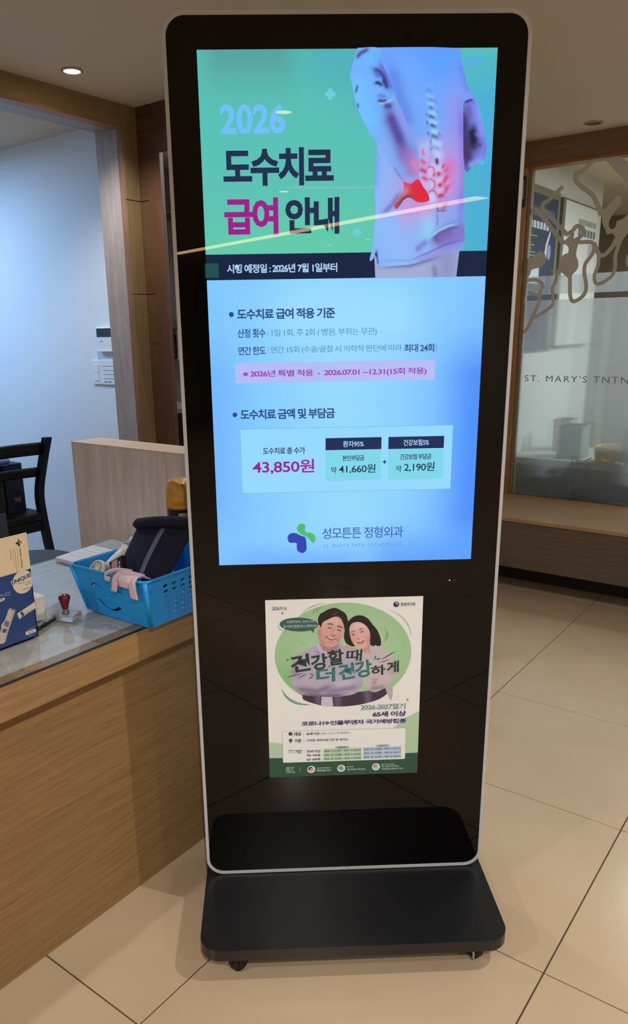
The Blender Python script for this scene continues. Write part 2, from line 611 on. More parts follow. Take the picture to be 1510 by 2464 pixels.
def front_fresnel(N, L, ior):
    """mirror share of a thin pane: counted once, on the side the light enters"""
    fr = N.new('ShaderNodeFresnel'); fr.inputs['IOR'].default_value = ior
    ge = N.new('ShaderNodeNewGeometry')
    iv = N.new('ShaderNodeMath'); iv.operation = 'SUBTRACT'; iv.inputs[0].default_value = 1.0
    L.new(ge.outputs['Backfacing'], iv.inputs[1])
    mu = N.new('ShaderNodeMath'); mu.operation = 'MULTIPLY'
    L.new(fr.outputs[0], mu.inputs[0]); L.new(iv.outputs[0], mu.inputs[1])
    return mu.outputs[0]
def clear_glass():
    m = bpy.data.materials.new('clear_pane')
    m.use_nodes = True
    N, L = m.node_tree.nodes, m.node_tree.links
    N.clear()
    out = N.new('ShaderNodeOutputMaterial')
    tr = N.new('ShaderNodeBsdfTransparent'); tr.inputs[0].default_value = (0.88, 0.90, 0.88, 1)
    gl = N.new('ShaderNodeBsdfGlossy'); gl.inputs['Roughness'].default_value = 0.01
    fr = front_fresnel(N, L, 1.45)
    mx = N.new('ShaderNodeMixShader')
    L.new(fr, mx.inputs[0]); L.new(tr.outputs[0], mx.inputs[1]); L.new(gl.outputs[0], mx.inputs[2])
    L.new(mx.outputs[0], out.inputs[0])
    return m
def frost_film():
    m = bpy.data.materials.new('frosted_film')
    m.use_nodes = True
    N, L = m.node_tree.nodes, m.node_tree.links
    N.clear()
    out = N.new('ShaderNodeOutputMaterial')
    rf = N.new('ShaderNodeBsdfRefraction'); rf.inputs['Roughness'].default_value = 0.13
    rf.inputs['IOR'].default_value = 1.3; rf.inputs['Color'].default_value = (0.90, 0.93, 0.95, 1)
    df = N.new('ShaderNodeBsdfDiffuse'); df.inputs['Color'].default_value = (0.55, 0.56, 0.56, 1)
    tl = N.new('ShaderNodeBsdfTranslucent'); tl.inputs['Color'].default_value = (0.80, 0.83, 0.86, 1)
    m1 = N.new('ShaderNodeMixShader'); m1.inputs[0].default_value = 0.86
    L.new(df.outputs[0], m1.inputs[1]); L.new(tl.outputs[0], m1.inputs[2])
    m2 = N.new('ShaderNodeMixShader'); m2.inputs[0].default_value = 0.30
    L.new(rf.outputs[0], m2.inputs[1]); L.new(m1.outputs[0], m2.inputs[2])
    tp = N.new('ShaderNodeBsdfTransparent'); tp.inputs[0].default_value = (0.92, 0.94, 0.95, 1)
    m3 = N.new('ShaderNodeMixShader'); m3.inputs[0].default_value = 0.14
    L.new(m2.outputs[0], m3.inputs[1]); L.new(tp.outputs[0], m3.inputs[2])
    L.new(m3.outputs[0], out.inputs[0])
    return m
M_PANE = clear_glass()
M_FILM = frost_film()
M_DECAL = plain('taupe_vinyl', (204, 204, 204), 0.8)
M_LETTER = plain('grey_vinyl_letter', (158, 166, 180), 0.6)

w1 = structure('window_1', box('window_1', (-0.83, YG - 0.02, 2.128), (6.2, YG + 0.08, H), M_BEAM), None,
               'wood framed glass partition with frosted film and root shaped decal')
box('beam_lip', (-0.83, YG - 0.012, 2.112), (6.2, YG + 0.07, 2.128), M_CASING_H, w1)
box('post', (-0.83, YG - 0.02, 0.40), (-0.795, YG + 0.08, 2.112), M_POST, w1, 0.002, 1)
box('glazing_bead', (-0.795, YG - 0.008, 0.40), (-0.775, YG + 0.03, 2.112), plain('taupe_bead', (140, 122, 100), 0.6), w1, 0.001, 1)
box('post', (1.60, YG - 0.02, 0.40), (1.68, YG + 0.08, 2.112), M_POST, w1, 0.002, 1)
box('pane', (-0.775, YG, 0.40), (1.60, YG + 0.008, 2.112), M_PANE, w1)
box('pane', (1.68, YG, 0.40), (6.2, YG + 0.008, 2.112), M_PANE, w1)
def sheet_y(name, x0, x1, z0, z1, y, mat):
    return box(name, (x0, y, z0), (x1, y + 0.0012, z1), mat, w1)
sheet_y('frosted_film', -0.775, 1.60, 1.487, 1.581, YG + 0.0085, M_FILM)
sheet_y('frosted_film', -0.775, 1.60, 0.40, 1.459, YG + 0.0085, M_FILM)
sheet_y('frosted_film', 1.68, 6.2, 0.40, 1.459, YG + 0.0085, M_FILM)

glass_face = lambda u, v, k: (u / 1000.0, YG - 0.0004 - k * 0.00003, v / 1000.0)
roots = [
    ([(-621.8,2000.2),(-682.7,1951.5),(-711.2,1934.5),(-711.1,1910.3),(-681.7,1883.3),(-634.1,1834.6),(-577.4,1777.5)], 12),
    ([(-784.4,1885.0),(-768.0,1907.0),(-740.7,1901.1),(-702.3,1865.1),(-658.5,1812.6),(-614.9,1760.3),(-591.6,1740.3),(-570.2,1742.7)], 12),
    ([(-575.3,1777.3),(-548.7,1791.1),(-529.2,1811.3),(-500.8,1799.0),(-494.6,1776.6),(-511.7,1756.1),(-544.1,1738.6)], 12),
    ([(-543.0,1575.8),(-535.2,1484.4),(-519.0,1448.4),(-489.4,1455.6),(-461.7,1481.4),(-456.1,1522.2),(-470.6,1580.1),(-469.9,1628.7),(-439.2,1672.9),(-430.9,1718.0)], 11),
    ([(-608.3,1600.1),(-619.4,1546.6),(-631.0,1513.6),(-622.2,1471.1),(-623.6,1433.0),(-657.4,1404.1),(-701.2,1379.5),(-728.0,1367.1),(-741.8,1332.4),(-765.1,1297.6)], 10.5),
    ([(-770.1,1562.5),(-742.7,1565.4),(-710.2,1558.7),(-684.6,1532.9),(-696.3,1495.2),(-697.3,1448.3),(-716.4,1397.2),(-734.0,1354.1)], 11),
    ([(-754.2,1501.9),(-734.9,1491.7),(-709.3,1486.4)], 9),
    ([(-430.6,1714.1),(-407.9,1670.7),(-390.6,1661.6),(-367.3,1673.9),(-334.7,1712.8),(-314.4,1730.7)], 12),
    ([(-407.4,1664.7),(-406.2,1616.7),(-419.2,1569.2),(-411.9,1535.6),(-386.3,1529.1),(-339.6,1556.9),(-322.3,1595.8),(-325.3,1659.2),(-312.7,1713.0)], 10.5),
    ([(-555.4,2062.2),(-553.2,2027.2),(-520.1,1992.5),(-467.0,1951.9),(-438.2,1906.4),(-421.3,1877.7)], 13),
    ([(-548.4,2053.6),(-511.1,2075.8),(-480.8,2102.2),(-445.1,2129.4)], 12),
    ([(-553.1,1743.4),(-509.7,1734.0),(-450.6,1729.5),(-427.7,1705.9)], 11),
    ([(-641.8,1604.1),(-619.4,1600.7),(-596.9,1595.3)], 6),
]
blobs = [
    [(-591.2,1736.2),(-559.6,1770.0),(-540.4,1744.4),(-510.4,1742.1),(-516.6,1716.5),(-520.8,1676.5),(-506.4,1639.1),(-507.0,1606.6),(-533.5,1575.3),(-536.9,1554.9),(-564.5,1572.9),(-592.4,1593.0),(-618.4,1588.2),(-607.5,1616.6),(-597.7,1657.2),(-582.2,1680.7),(-563.3,1687.5),(-564.5,1716.0)],
    [(-792.0,1674.0),(-751.2,1679.7),(-712.4,1706.2),(-684.2,1689.7),(-676.4,1658.1),(-697.3,1626.1),(-746.5,1616.4),(-758.1,1587.4),(-785.0,1576.1)],
    [(-428.6,1890.0),(-399.0,1877.4),(-380.7,1896.7),(-362.8,1917.7),(-348.3,1931.4),(-328.2,1927.3),(-321.7,1894.5),(-345.8,1866.4),(-366.6,1833.8),(-371.7,1803.4),(-357.5,1781.9),(-338.5,1791.9),(-333.2,1819.2),(-309.9,1824.0),(-277.1,1848.3),(-270.0,1779.1),(-296.6,1731.2),(-309.9,1705.0),(-335.7,1703.1),(-347.4,1719.6),(-336.8,1742.2),(-351.6,1762.8),(-375.6,1760.1),(-385.7,1781.2),(-405.1,1814.1),(-407.7,1841.5),(-429.4,1855.2)],
    [(-455.2,2130.8),(-416.0,2137.8),(-388.8,2142.2),(-367.1,2120.7),(-333.6,2097.8),(-299.2,2063.9),(-291.2,1985.1),(-328.8,2011.1),(-376.7,2058.9),(-403.3,2088.4),(-441.8,2115.9)],
    [(-258.0,1662.4),(-271.1,1655.5),(-273.9,1624.4),(-263.5,1600.2),(-251.1,1595.6)],
]
for i, (pl, w) in enumerate(roots):
    ribbon('root_decal', pl, w * 1.75, M_DECAL, w1, glass_face, i, local=False)
for i, pl in enumerate(blobs):
    flat('root_decal', [tuple(p) for p in smoothline(pl + pl[:1], 4)[:-1]], M_DECAL, w1, glass_face, 20 + i, local=False)
text('partition_lettering', "ST. MARY'S TNTN", [(-746.0, 1035.0), (-203.0, 1069.5)], M_LETTER, w1, glass_face, 30, 0.0, 1.25, local=False)
# door hardware on the post
pl_ = box('strike_plate', (-0.826, YG - 0.026, 1.925), (-0.799, YG - 0.02, 2.075), plain('dark_plate', (70, 52, 46), 0.4, 0.5), w1, 0.001, 1)
tag(pl_, 'dark metal plate on the wooden post')
box('strike_lip', (-0.818, YG - 0.030, 1.965), (-0.806, YG - 0.026, 2.055), plain('brushed_steel', (150, 148, 150), 0.35, 0.9), w1, 0.001, 1)

# ================================================================== the signage kiosk
M_FRAME = plain('silver_frame', (180, 185, 192), 0.38)
M_BLACKGLASS = plain('black_cover_glass', (5, 5, 7), 0.008, spec=0.26)
M_HOUSING = plain('black_housing', (16, 16, 18), 0.45, bump=0.1, bscale=400)
M_BASE = plain('black_base_plate', (24, 25, 28), 0.30, bump=0.06, bscale=500)
M_RUBBER = plain('black_rubber', (14, 14, 15), 0.6)
M_STEEL = plain('bright_steel', (190, 188, 186), 0.25, 1.0)

HW, ZB, ZT = 0.3244, 0.0878, 1.8522
kiosk = thing('signage_kiosk', 'tall black standing display kiosk with silver rim and lit blue screen', 'kiosk', (0, 0, 0), KIOSK_TURN)
ring_o = roundrect(-HW, ZB, HW, ZT, 0.040, 10)
ring_i = roundrect(-HW + 0.0068, ZB + 0.0068, HW - 0.0068, ZT - 0.0068, 0.0335, 10)
bm = bmesh.new()
plate(bm, ring_o, [ring_i], 0.050, lambda u, v, w: (u, w - 0.002, v))
# soften the front lip
obj('rim', bm, M_FRAME, kiosk, True)
bm = bmesh.new()
plate(bm, ring_i, [], 0.008, lambda u, v, w: (u, w, v))
obj('cover_glass', bm, M_BLACKGLASS, kiosk, True)
bm = bmesh.new()
plate(bm, roundrect(-HW + 0.02, ZB + 0.02, HW - 0.02, ZT - 0.02, 0.03, 6), [], 0.045, lambda u, v, w: (u, 0.0085 + w, v))
obj('back_housing', bm, M_HOUSING, kiosk, True)
bm = bmesh.new()
bx(bm, (-0.20, 0.035, 0.085), (0.20, 0.085, 0.60), 0.008)
obj('rear_bracket', bm, M_HOUSING, kiosk, True)
# base plate on castors
bm = bmesh.new()
plate(bm, roundrect(-0.3265, -0.2370, 0.3265, 0.2370, 0.045, 8), [], 0.026, lambda u, v, w: (u, v, 0.060 + w))
bmesh.ops.bevel(bm, geom=[e for e in bm.edges if e.is_manifold and e.calc_face_angle(0) > 1.2], offset=0.006, segments=3, affect='EDGES')
obj('base_plate', bm, M_BASE, kiosk, True)

def make_caster():
    bm = bmesh.new()
    lathe(bm, [(0.016, 0.046), (0.020, 0.050), (0.020, 0.060)], 16)
    for s in (-1, 1):
        bx(bm, (s * 0.013 - 0.002, -0.020, 0.018), (s * 0.013 + 0.002, 0.016, 0.050), 0.0015, 1)
    bx(bm, (-0.015, -0.016, 0.044), (0.015, 0.014, 0.051), 0.002, 1)
    c = obj('caster', bm, M_RUBBER, kiosk, True)
    bm = bmesh.new()
    lathe(bm, [(0.012, -0.010), (0.0215, -0.010), (0.024, -0.007), (0.024, 0.007), (0.0215, 0.010), (0.012, 0.010)], 24,
          Matrix.Translation((0, -0.004, 0.024)) @ Matrix.Rotation(math.pi / 2, 4, 'Y'))
    w = obj('wheel', bm, M_RUBBER, c, True, True)
    bm = bmesh.new()
    arc = [(-0.0165, -0.004 - 0.021 * math.sin(a), 0.024 + 0.021 * math.cos(a)) for a in np.linspace(0.2, 2.1, 10)]
    tube(bm, arc, 0.0028, 6)
    g = obj('brake_lever', bm, M_STEEL, c, True, True)
    return c, w, g
c0, wh0, br0 = make_caster()
c0.location = (-0.243, -0.190, 0); c0.rotation_euler = (0, 0, math.radians(-38))
for x, y, a in ((0.262, -0.180, 25), (-0.25, 0.19, 120), (0.25, 0.19, 200)):
    c = copy_of(c0, kiosk, (x, y, 0), (0, 0, math.radians(a)))
    copy_of(wh0, c); copy_of(br0, c)
# rim joint, remote-control window and standby lamp
box('rim_joint', (0.0078, -0.0026, ZB - 0.0004), (0.0088, -0.0018, ZB + 0.0066), plain('joint_line', (90, 88, 86), 0.6), kiosk, local=True)
fn0 = kiosk_face(0, 0, 0.0002)
led = [(221.6,805.5),(232.3,805.3)]
flat('standby_lamp', ellipse(led[0][0], led[0][1], 1.5, 1.5, 12), pixel((235, 235, 215)), kiosk, fn0, 1)
flat('infrared_window', ellipse(led[1][0], led[1][1], 2.0, 2.0, 12), plain('infrared_window', (40, 38, 42), 0.2), kiosk, fn0, 1)

# ------------------------------------------------------------------ what the screen shows
SX0, SX1, SZ0, SZ1 = -264.75, 264.75, 851.6, 1792.9
fn = kiosk_face(0, 0, 0.0003)
def smix(*items): return list(items)
band_top = [(-262.8,1458.5),(263.9,1458.7)]
band_bot = [(-262.6,1413.8),(264.9,1412.9)]
zt_ = (band_top[0][1] + band_top[1][1]) / 2
zb_ = (band_bot[0][1] + band_bot[1][1]) / 2
SC = lambda u, v: (SX0 + (SX1 - SX0) * u, SZ0 + (SZ1 - SZ0) * v)   # 0..1 across and up the screen
screen = painted('screen', [(SX0, SZ0), (SX1, SZ0), (SX1, zb_), (SX0, zb_)], (128, 200, 255), [
    ([SC(0.0, 0.05), SC(0.0, 0.5)], 60, (112, 176, 255), 0.75),
    ([SC(0.5, 0.12), SC(0.45, 0.5)], 130, (150, 218, 252), 0.9),
    ([SC(0.2, 0.53), SC(0.8, 0.53)], 70, (160, 222, 255), 0.7),
    ([SC(1.0, 0.0), SC(1.0, 0.5)], 75, (72, 140, 255), 0.95),
    ([SC(0.7, 0.0), SC(1.0, 0.0)], 60, (74, 146, 255), 0.7),
    ([SC(0.0, 0.0), SC(0.6, 0.0)], 34, (104, 168, 255), 0.7),
], 12, pixel_attr(), kiosk, fn, 0)
painted('picture_ground', [(SX0, zt_), (SX1, zt_), (SX1, SZ1), (SX0, SZ1)], (88, 192, 182), [
    ([SC(0.0, 1.0), SC(0.35, 1.0)], 60, (84, 160, 154), 0.85),
    ([SC(0.1, 0.62), SC(0.5, 0.62)], 110, (100, 204, 168), 0.9),
    ([SC(1.0, 0.55), SC(1.0, 1.0)], 95, (72, 172, 216), 0.9),
    ([SC(0.45, 1.0), SC(0.6, 0.95)], 60, (74, 166, 190), 0.6),
], 12, pixel_attr(), screen, fn, 0)
flat('picture_band', [(SX0, zb_), (SX1, zb_), (SX1, zt_), (SX0, zt_)], pixel((20, 36, 66)), screen, fn, 0)
NAVY, MAG, SKY = pixel((28, 46, 78)), pixel((156, 30, 138)), pixel((112, 190, 255))
ROYAL = pixel((40, 76, 132)); SOFT = pixel((74, 122, 184)); MAG2 = pixel((160, 46, 170)); PALE = pixel((176, 214, 250))
def stext(name, body, c, mat, bold=0.0, layer=4, spacing=0.86, **k): return text(name, body, c, mat, screen, fn, layer, bold, spacing, **k)
ribbon('faint_line', [(-112.4,1571.3),(49.5,1569.6)], 2.0, pixel((140, 186, 196)), screen, fn, 1)

# plus signs
for i, c in enumerate([(-31.4,1722.3),(18.5,1493.8),(246.2,1610.5)]):
    r = (9, 8, 5)[i]
    pts = [(-1, -.4), (-.4, -.4), (-.4, -1), (.4, -1), (.4, -.4), (1, -.4), (1, .4), (.4, .4), (.4, 1), (-.4, 1), (-.4, .4), (-1, .4)]
    flat('plus_sign', [(c[0] + p[0] * r, c[1] + p[1] * r) for p in pts], pixel(((112, 204, 222), (110, 206, 205), (92, 190, 228))[i]), screen, fn, 2)

# stock picture: person seen from behind, hands at the lower back
flat_pts = lambda pl: [tuple(p) for p in smoothline(pl + pl[:1], 4)[:-1]]
painted('picture_trousers', [(50.7,1459.8),(54.0,1412.7),(208.2,1412.7),(212.5,1462.9),(178.7,1454.6),(120.9,1439.6),(58.9,1438.7)], (160, 172, 214), [
    ([(164.3,1435.5),(169.0,1410.7)], 5, (112, 112, 160), 0.8),
    ([(192.1,1447.4),(189.8,1412.2)], 22, (136, 138, 190), 0.7),
    ([(58.9,1433.5),(121.0,1434.4),(178.8,1450.2)], 4, (104, 104, 160), 0.8),
], 3.0, pixel_attr(), screen, fn, 3)
painted('picture_shirt', flat_pts([(17.3,1794.0),(9.9,1773.3),(4.5,1753.4),(8.1,1734.8),(15.4,1705.0),(26.3,1682.8),(39.1,1660.3),(51.0,1647.3),(53.9,1634.4),(52.5,1606.7),(50.3,1568.7),(52.7,1531.8),(49.7,1489.2),(49.0,1470.2),(42.8,1447.7),(44.7,1443.3),(50.3,1448.5),(54.8,1459.7),(58.9,1434.9),(83.4,1433.5),(120.9,1436.5),(147.1,1443.1),(178.7,1453.2),(199.1,1459.9),(220.0,1462.8),(219.8,1499.1),(216.9,1540.0),(215.0,1598.4),(232.8,1608.1),(248.9,1614.5),(254.1,1635.7),(248.1,1661.6),(239.3,1690.5),(229.2,1712.7),(215.8,1730.1),(207.6,1752.0),(199.4,1776.7),(184.5,1793.0)])
        , (124, 170, 244), [
    ([(129.0,1772.6),(160.9,1769.3)], 80, (86, 154, 255), 0.95),
    ([(101.3,1757.4),(102.7,1702.7)], 40, (112, 172, 255), 0.8),
    ([(127.9,1694.6),(181.7,1694.2)], 60, (118, 170, 252), 0.7),
    ([(63.0,1631.0),(64.7,1531.6)], 36, (138, 178, 248), 0.9),
    ([(64.7,1531.6),(97.9,1453.9)], 60, (140, 188, 250), 0.9),
    ([(115.8,1488.4),(154.0,1461.9)], 46, (146, 182, 244), 0.8),
    ([(146.1,1527.3),(155.0,1486.1)], 16, (138, 210, 255), 0.9),
    ([(193.9,1741.2),(200.0,1645.9),(203.5,1530.0)], 20, (146, 146, 240), 0.85),
    ([(205.3,1706.6),(210.1,1605.0),(213.9,1504.3)], 8, (116, 112, 220), 0.8),
    ([(183.0,1662.2),(187.9,1547.0)], 24, (164, 156, 238), 0.7),
    ([(72.7,1772.9),(95.4,1710.7),(118.1,1662.8)], 14, (92, 128, 226), 0.7),
    ([(127.9,1638.5),(130.7,1605.9)], 10, (196, 150, 214), 0.6),
    ([(139.3,1567.7)], 44, (216, 120, 170), 0.8),
    ([(167.8,1590.6)], 40, (206, 140, 206), 0.8),
    ([(114.6,1531.0),(143.8,1540.8)], 22, (198, 152, 214), 0.7),
    ([(179.5,1572.3),(187.3,1605.3)], 12, (214, 112, 180), 0.7),
    ([(86.1,1568.3),(75.6,1541.6)], 16, (160, 170, 236), 0.7),
    ([(99.0,1561.5),(81.2,1538.2),(64.8,1524.8)], 5, (112, 104, 186), 0.75),
    ([(201.0,1778.2),(211.5,1744.2),(223.5,1719.1)], 10, (108, 120, 236), 0.7),
    ([(158.1,1478.3),(175.3,1491.0),(191.8,1499.4),(210.3,1503.0)], 6, (66, 50, 104), 1.0),
    ([(162.9,1473.9),(181.2,1484.1),(199.5,1494.2)], 10, (84, 66, 130), 0.95),
    ([(183.4,1477.1),(216.5,1490.5)], 20, (128, 110, 196), 0.9),
    ([(153.3,1481.8),(171.5,1494.9),(189.8,1502.5),(208.3,1506.4)], 2.2, (160, 206, 255), 0.9),
    ([(126.3,1446.6),(154.2,1456.7),(185.5,1470.2),(218.9,1478.4)], 1.6, (92, 86, 166), 0.9),
    ([(128.4,1437.8),(165.6,1451.3),(217.6,1466.3)], 9, (150, 142, 224), 0.8),
    ([(133.3,1463.9),(146.1,1474.2)], 6, (122, 120, 204), 0.8),
    ([(60.7,1443.1),(120.7,1444.0),(139.4,1449.9)], 1.4, (124, 150, 222), 0.7),
    ([(55.1,1463.2),(58.5,1434.9)], 2.2, (60, 60, 124), 0.9),
    ([(52.1,1631.1),(51.7,1565.3)], 7, (120, 160, 240), 0.7),
    # spine, light bodies and dark gaps, fading in downward
    ([(142.6,1736.9),(149.7,1735.3)], 2.6, (120, 182, 255), 0.5), ([(141.1,1727.6),(150.1,1725.1)], 2.0, (86, 126, 206), 0.6),
    ([(139.6,1719.7),(154.0,1716.5)], 3.2, (140, 196, 255), 0.7), ([(145.2,1713.4),(153.3,1710.2)], 2.0, (74, 112, 190), 0.7), ([(156.0,1710.2),(160.6,1707.0)], 1.8, (84, 128, 208), 0.6),
    ([(141.8,1707.1),(156.3,1703.1)], 3.4, (148, 202, 255), 0.8), ([(145.6,1701.6),(153.8,1696.8)], 2.3, (60, 96, 168), 0.85), ([(141.5,1691.3),(143.4,1686.5)], 1.6, (66, 100, 170), 0.8),
    ([(144.1,1692.9),(160.4,1688.8)], 3.8, (152, 206, 255), 0.85), ([(146.1,1687.3),(157.1,1681.6)], 2.6, (52, 86, 150), 0.95), ([(160.2,1694.3),(163.9,1690.3)], 1.8, (84, 124, 200), 0.7),
    ([(146.4,1678.6),(162.7,1674.4)], 4.0, (156, 210, 255), 0.9), ([(149.3,1672.9),(159.4,1668.0)], 2.8, (52, 84, 146), 0.97), ([(142.8,1678.6),(144.8,1672.2)], 1.6, (60, 90, 150), 0.9),
    ([(150.6,1662.5),(165.1,1658.4)], 4.4, (160, 212, 255), 0.95), ([(154.5,1653.6),(161.8,1651.1)], 4.0, (84, 104, 158), 0.97), ([(145.2,1661.0),(147.2,1654.5)], 1.8, (60, 90, 150), 0.9), ([(165.1,1659.2),(168.0,1655.1)], 1.8, (84, 124, 200), 0.8),
    ([(156.6,1644.7),(167.7,1639.8)], 5.0, (164, 210, 255), 0.95), ([(160.2,1635.0),(167.1,1630.8)], 2.6, (56, 70, 130), 0.97), ([(150.2,1646.4),(151.3,1641.5)], 2.0, (70, 100, 160), 0.9), ([(150.8,1631.0),(155.2,1635.0)], 1.8, (70, 80, 140), 0.9),
    ([(140.3,1646.5),(133.6,1630.3),(130.7,1605.9)], 6.0, (164, 180, 244), 0.9), ([(147.4,1649.7),(142.6,1630.3),(143.4,1607.4)], 6.0, (176, 190, 248), 0.9),
    ([(130.9,1599.3),(138.8,1581.0),(150.5,1560.9)], 5.0, (190, 178, 236), 0.9),
    ([(162.7,1626.8),(166.6,1621.9)], 9.0, (184, 200, 252), 0.95), ([(161.7,1605.5),(169.2,1600.5)], 9.0, (198, 198, 248), 0.95), ([(168.1,1580.7),(171.7,1582.3)], 7.0, (206, 190, 240), 0.95),
    ([(152.0,1595.8),(154.1,1590.0)], 8.0, (206, 186, 236), 0.95), ([(153.7,1575.9),(156.5,1572.5)], 7.5, (204, 190, 240), 0.95), ([(156.3,1554.1),(158.3,1549.1)], 8.0, (196, 204, 250), 0.95), ([(168.8,1564.0),(171.5,1565.7)], 6.5, (206, 190, 240), 0.95),
    ([(145.5,1599.1),(149.0,1603.7),(157.3,1602.3),(160.0,1594.0)], 1.3, (196, 80, 130), 0.95), ([(160.0,1594.0),(157.8,1586.6)], 1.8, (190, 50, 84), 0.95),
    ([(148.0,1580.9),(153.4,1583.3),(160.9,1577.5),(160.9,1569.1),(155.9,1564.2)], 1.3, (190, 80, 140), 0.95), ([(149.7,1556.7),(153.2,1563.4),(161.5,1563.3),(165.5,1554.0)], 1.3, (176, 80, 150), 0.95),
    ([(163.2,1614.5),(164.1,1609.6)], 3.4, (74, 30, 84), 1.0), ([(167.4,1591.1),(168.5,1591.1)], 4.0, (206, 40, 78), 1.0), ([(170.7,1572.4),(171.8,1572.3)], 4.2, (208, 40, 78), 1.0), ([(170.1,1554.0),(175.6,1555.2)], 4.0, (204, 52, 90), 1.0),
    ([(137.6,1628.7),(138.8,1624.6)], 3.6, (214, 110, 156), 0.95), ([(135.9,1613.2),(140.6,1610.7)], 4.0, (214, 90, 130), 0.95), ([(135.5,1598.4),(142.9,1595.5)], 3.6, (206, 60, 100), 1.0), ([(138.7,1585.2),(145.2,1582.6)], 2.8, (204, 70, 110), 0.95),
    ([(174.6,1602.1),(177.2,1605.4)], 3.0, (208, 70, 110), 0.95), ([(176.8,1593.9),(185.6,1602.0)], 3.2, (206, 96, 150), 0.9), ([(178.3,1578.9),(182.6,1585.5)], 3.6, (206, 76, 124), 0.95), ([(182.2,1572.2),(191.9,1583.8)], 2.6, (216, 150, 206), 0.9),
    ([(181.7,1562.2),(185.1,1568.9)], 3.4, (204, 80, 130), 0.95), ([(185.6,1557.1),(192.6,1567.1)], 2.4, (214, 150, 210), 0.9), ([(177.4,1532.0),(183.6,1540.4)], 3.6, (170, 96, 150), 0.9),
    ([(166.1,1537.2),(169.2,1528.7)], 1.6, (84, 84, 160), 0.9), ([(164.6,1528.4),(185.9,1529.2)], 1.3, (84, 90, 170), 0.9), ([(166.6,1525.3),(168.9,1513.4),(167.5,1501.4)], 2.2, (104, 140, 220), 0.85),
], 1.6, pixel_attr(), screen, fn, 4)
painted('picture_arm', flat_pts([(17.3,1793.7),(9.9,1773.3),(4.5,1753.4),(8.1,1734.8),(15.4,1705.0),(26.3,1682.8),(39.1,1660.3),(51.0,1647.3),(63.0,1627.8),(81.6,1604.7),(101.3,1579.8),(117.0,1575.4),(129.6,1583.1),(131.3,1597.6),(129.0,1632.0),(118.5,1651.5),(103.2,1683.7),(88.2,1711.5),(80.7,1729.6),(69.6,1752.9),(58.7,1773.0),(54.8,1793.5)]), (112, 176, 252), [
    ([(9.7,1758.0),(22.5,1708.1),(49.9,1660.2)], 22, (114, 192, 255), 0.9),
    ([(62.5,1655.3),(85.0,1614.5),(105.9,1581.4)], 22, (136, 172, 246), 0.9),
    ([(37.4,1789.9),(55.3,1763.8)], 24, (108, 182, 255), 0.7),
    ([(14.8,1777.9),(21.7,1785.5),(37.4,1792.7)], 3.5, (96, 62, 140), 1.0),
    ([(55.1,1776.1),(67.9,1753.0),(80.8,1723.3)], 8, (96, 110, 206), 0.85),
    ([(42.2,1761.6),(55.4,1757.7),(63.5,1749.9),(69.1,1734.3)], 4.5, (64, 66, 146), 1.0),
    ([(46.7,1754.7),(57.4,1748.4)], 4, (84, 100, 190), 0.8),
    ([(47.3,1739.2),(54.0,1739.7),(62.0,1735.0)], 3.0, (36, 32, 80), 1.0),
    ([(64.5,1742.1),(69.1,1733.6)], 3.6, (56, 56, 124), 1.0),
    ([(53.4,1719.6),(68.5,1717.9)], 3, (92, 112, 204), 0.8),
    ([(53.5,1711.9),(61.6,1710.0),(69.5,1711.5)], 3.2, (48, 50, 116), 1.0),
    ([(54.5,1707.1),(65.2,1707.0),(75.8,1710.8),(81.9,1714.7)], 1.8, (176, 208, 255), 0.95),
    ([(64.3,1703.8),(72.4,1702.2),(80.4,1704.5)], 5.0, (62, 60, 140), 1.0),
    ([(17.6,1736.3),(13.8,1723.8)], 1.8, (52, 62, 128), 1.0),
    ([(17.5,1708.1),(19.4,1700.2)], 1.6, (60, 80, 150), 1.0),
    ([(70.6,1701.4),(81.9,1675.9),(97.0,1643.7),(112.5,1606.0)], 15, (104, 96, 184), 1.0),
    ([(73.4,1695.1),(87.5,1664.7),(100.8,1637.2)], 8, (78, 70, 150), 0.8),
    ([(84.8,1704.4),(103.5,1672.5),(122.5,1636.9)], 7, (140, 150, 234), 0.9),
    ([(110.2,1622.4),(120.0,1597.7)], 15, (152, 116, 190), 0.9),
    ([(119.5,1617.4),(129.3,1592.7)], 8, (214, 130, 180), 0.85),
    ([(103.0,1584.7),(117.0,1577.1),(129.5,1586.1)], 7, (176, 146, 214), 0.9),
    ([(83.5,1603.1),(101.3,1579.8)], 3.0, (110, 120, 206), 0.8)],
    1.6, pixel_attr(), screen, fn, 4.6)
painted('picture_far_arm', flat_pts([(207.6,1703.4),(210.5,1709.7),(226.5,1713.1),(235.5,1695.3),(246.1,1664.9),(254.3,1635.7),(249.3,1614.8),(232.8,1607.8),(215.0,1598.4)]), (118, 130, 228), [
    ([(209.7,1701.8),(212.8,1661.9),(216.5,1605.0)], 9, (70, 58, 110), 1.0),
    ([(215.3,1703.4),(221.8,1681.1)], 7, (104, 100, 176), 0.9),
    ([(209.7,1707.9),(225.6,1712.5)], 2.5, (62, 60, 130), 1.0),
    ([(219.0,1665.1),(226.4,1661.8),(230.7,1648.9),(228.2,1626.2)], 12, (58, 48, 92), 1.0),
    ([(224.4,1665.1),(229.5,1635.9)], 8, (36, 30, 66), 1.0),
    ([(217.1,1629.5),(221.9,1606.6)], 12, (66, 56, 108), 1.0),
    ([(232.1,1656.9),(243.2,1652.0)], 3, (122, 112, 190), 0.9),
    ([(232.2,1637.5),(245.7,1639.0)], 3, (76, 66, 130), 0.9),
    ([(229.4,1708.0),(239.1,1677.7),(248.1,1645.5)], 7, (132, 146, 244), 0.95),
    ([(220.3,1602.5),(234.6,1609.4),(247.9,1617.0)], 6, (140, 150, 240), 0.95)],
    1.6, pixel_attr(), screen, fn, 4.6)
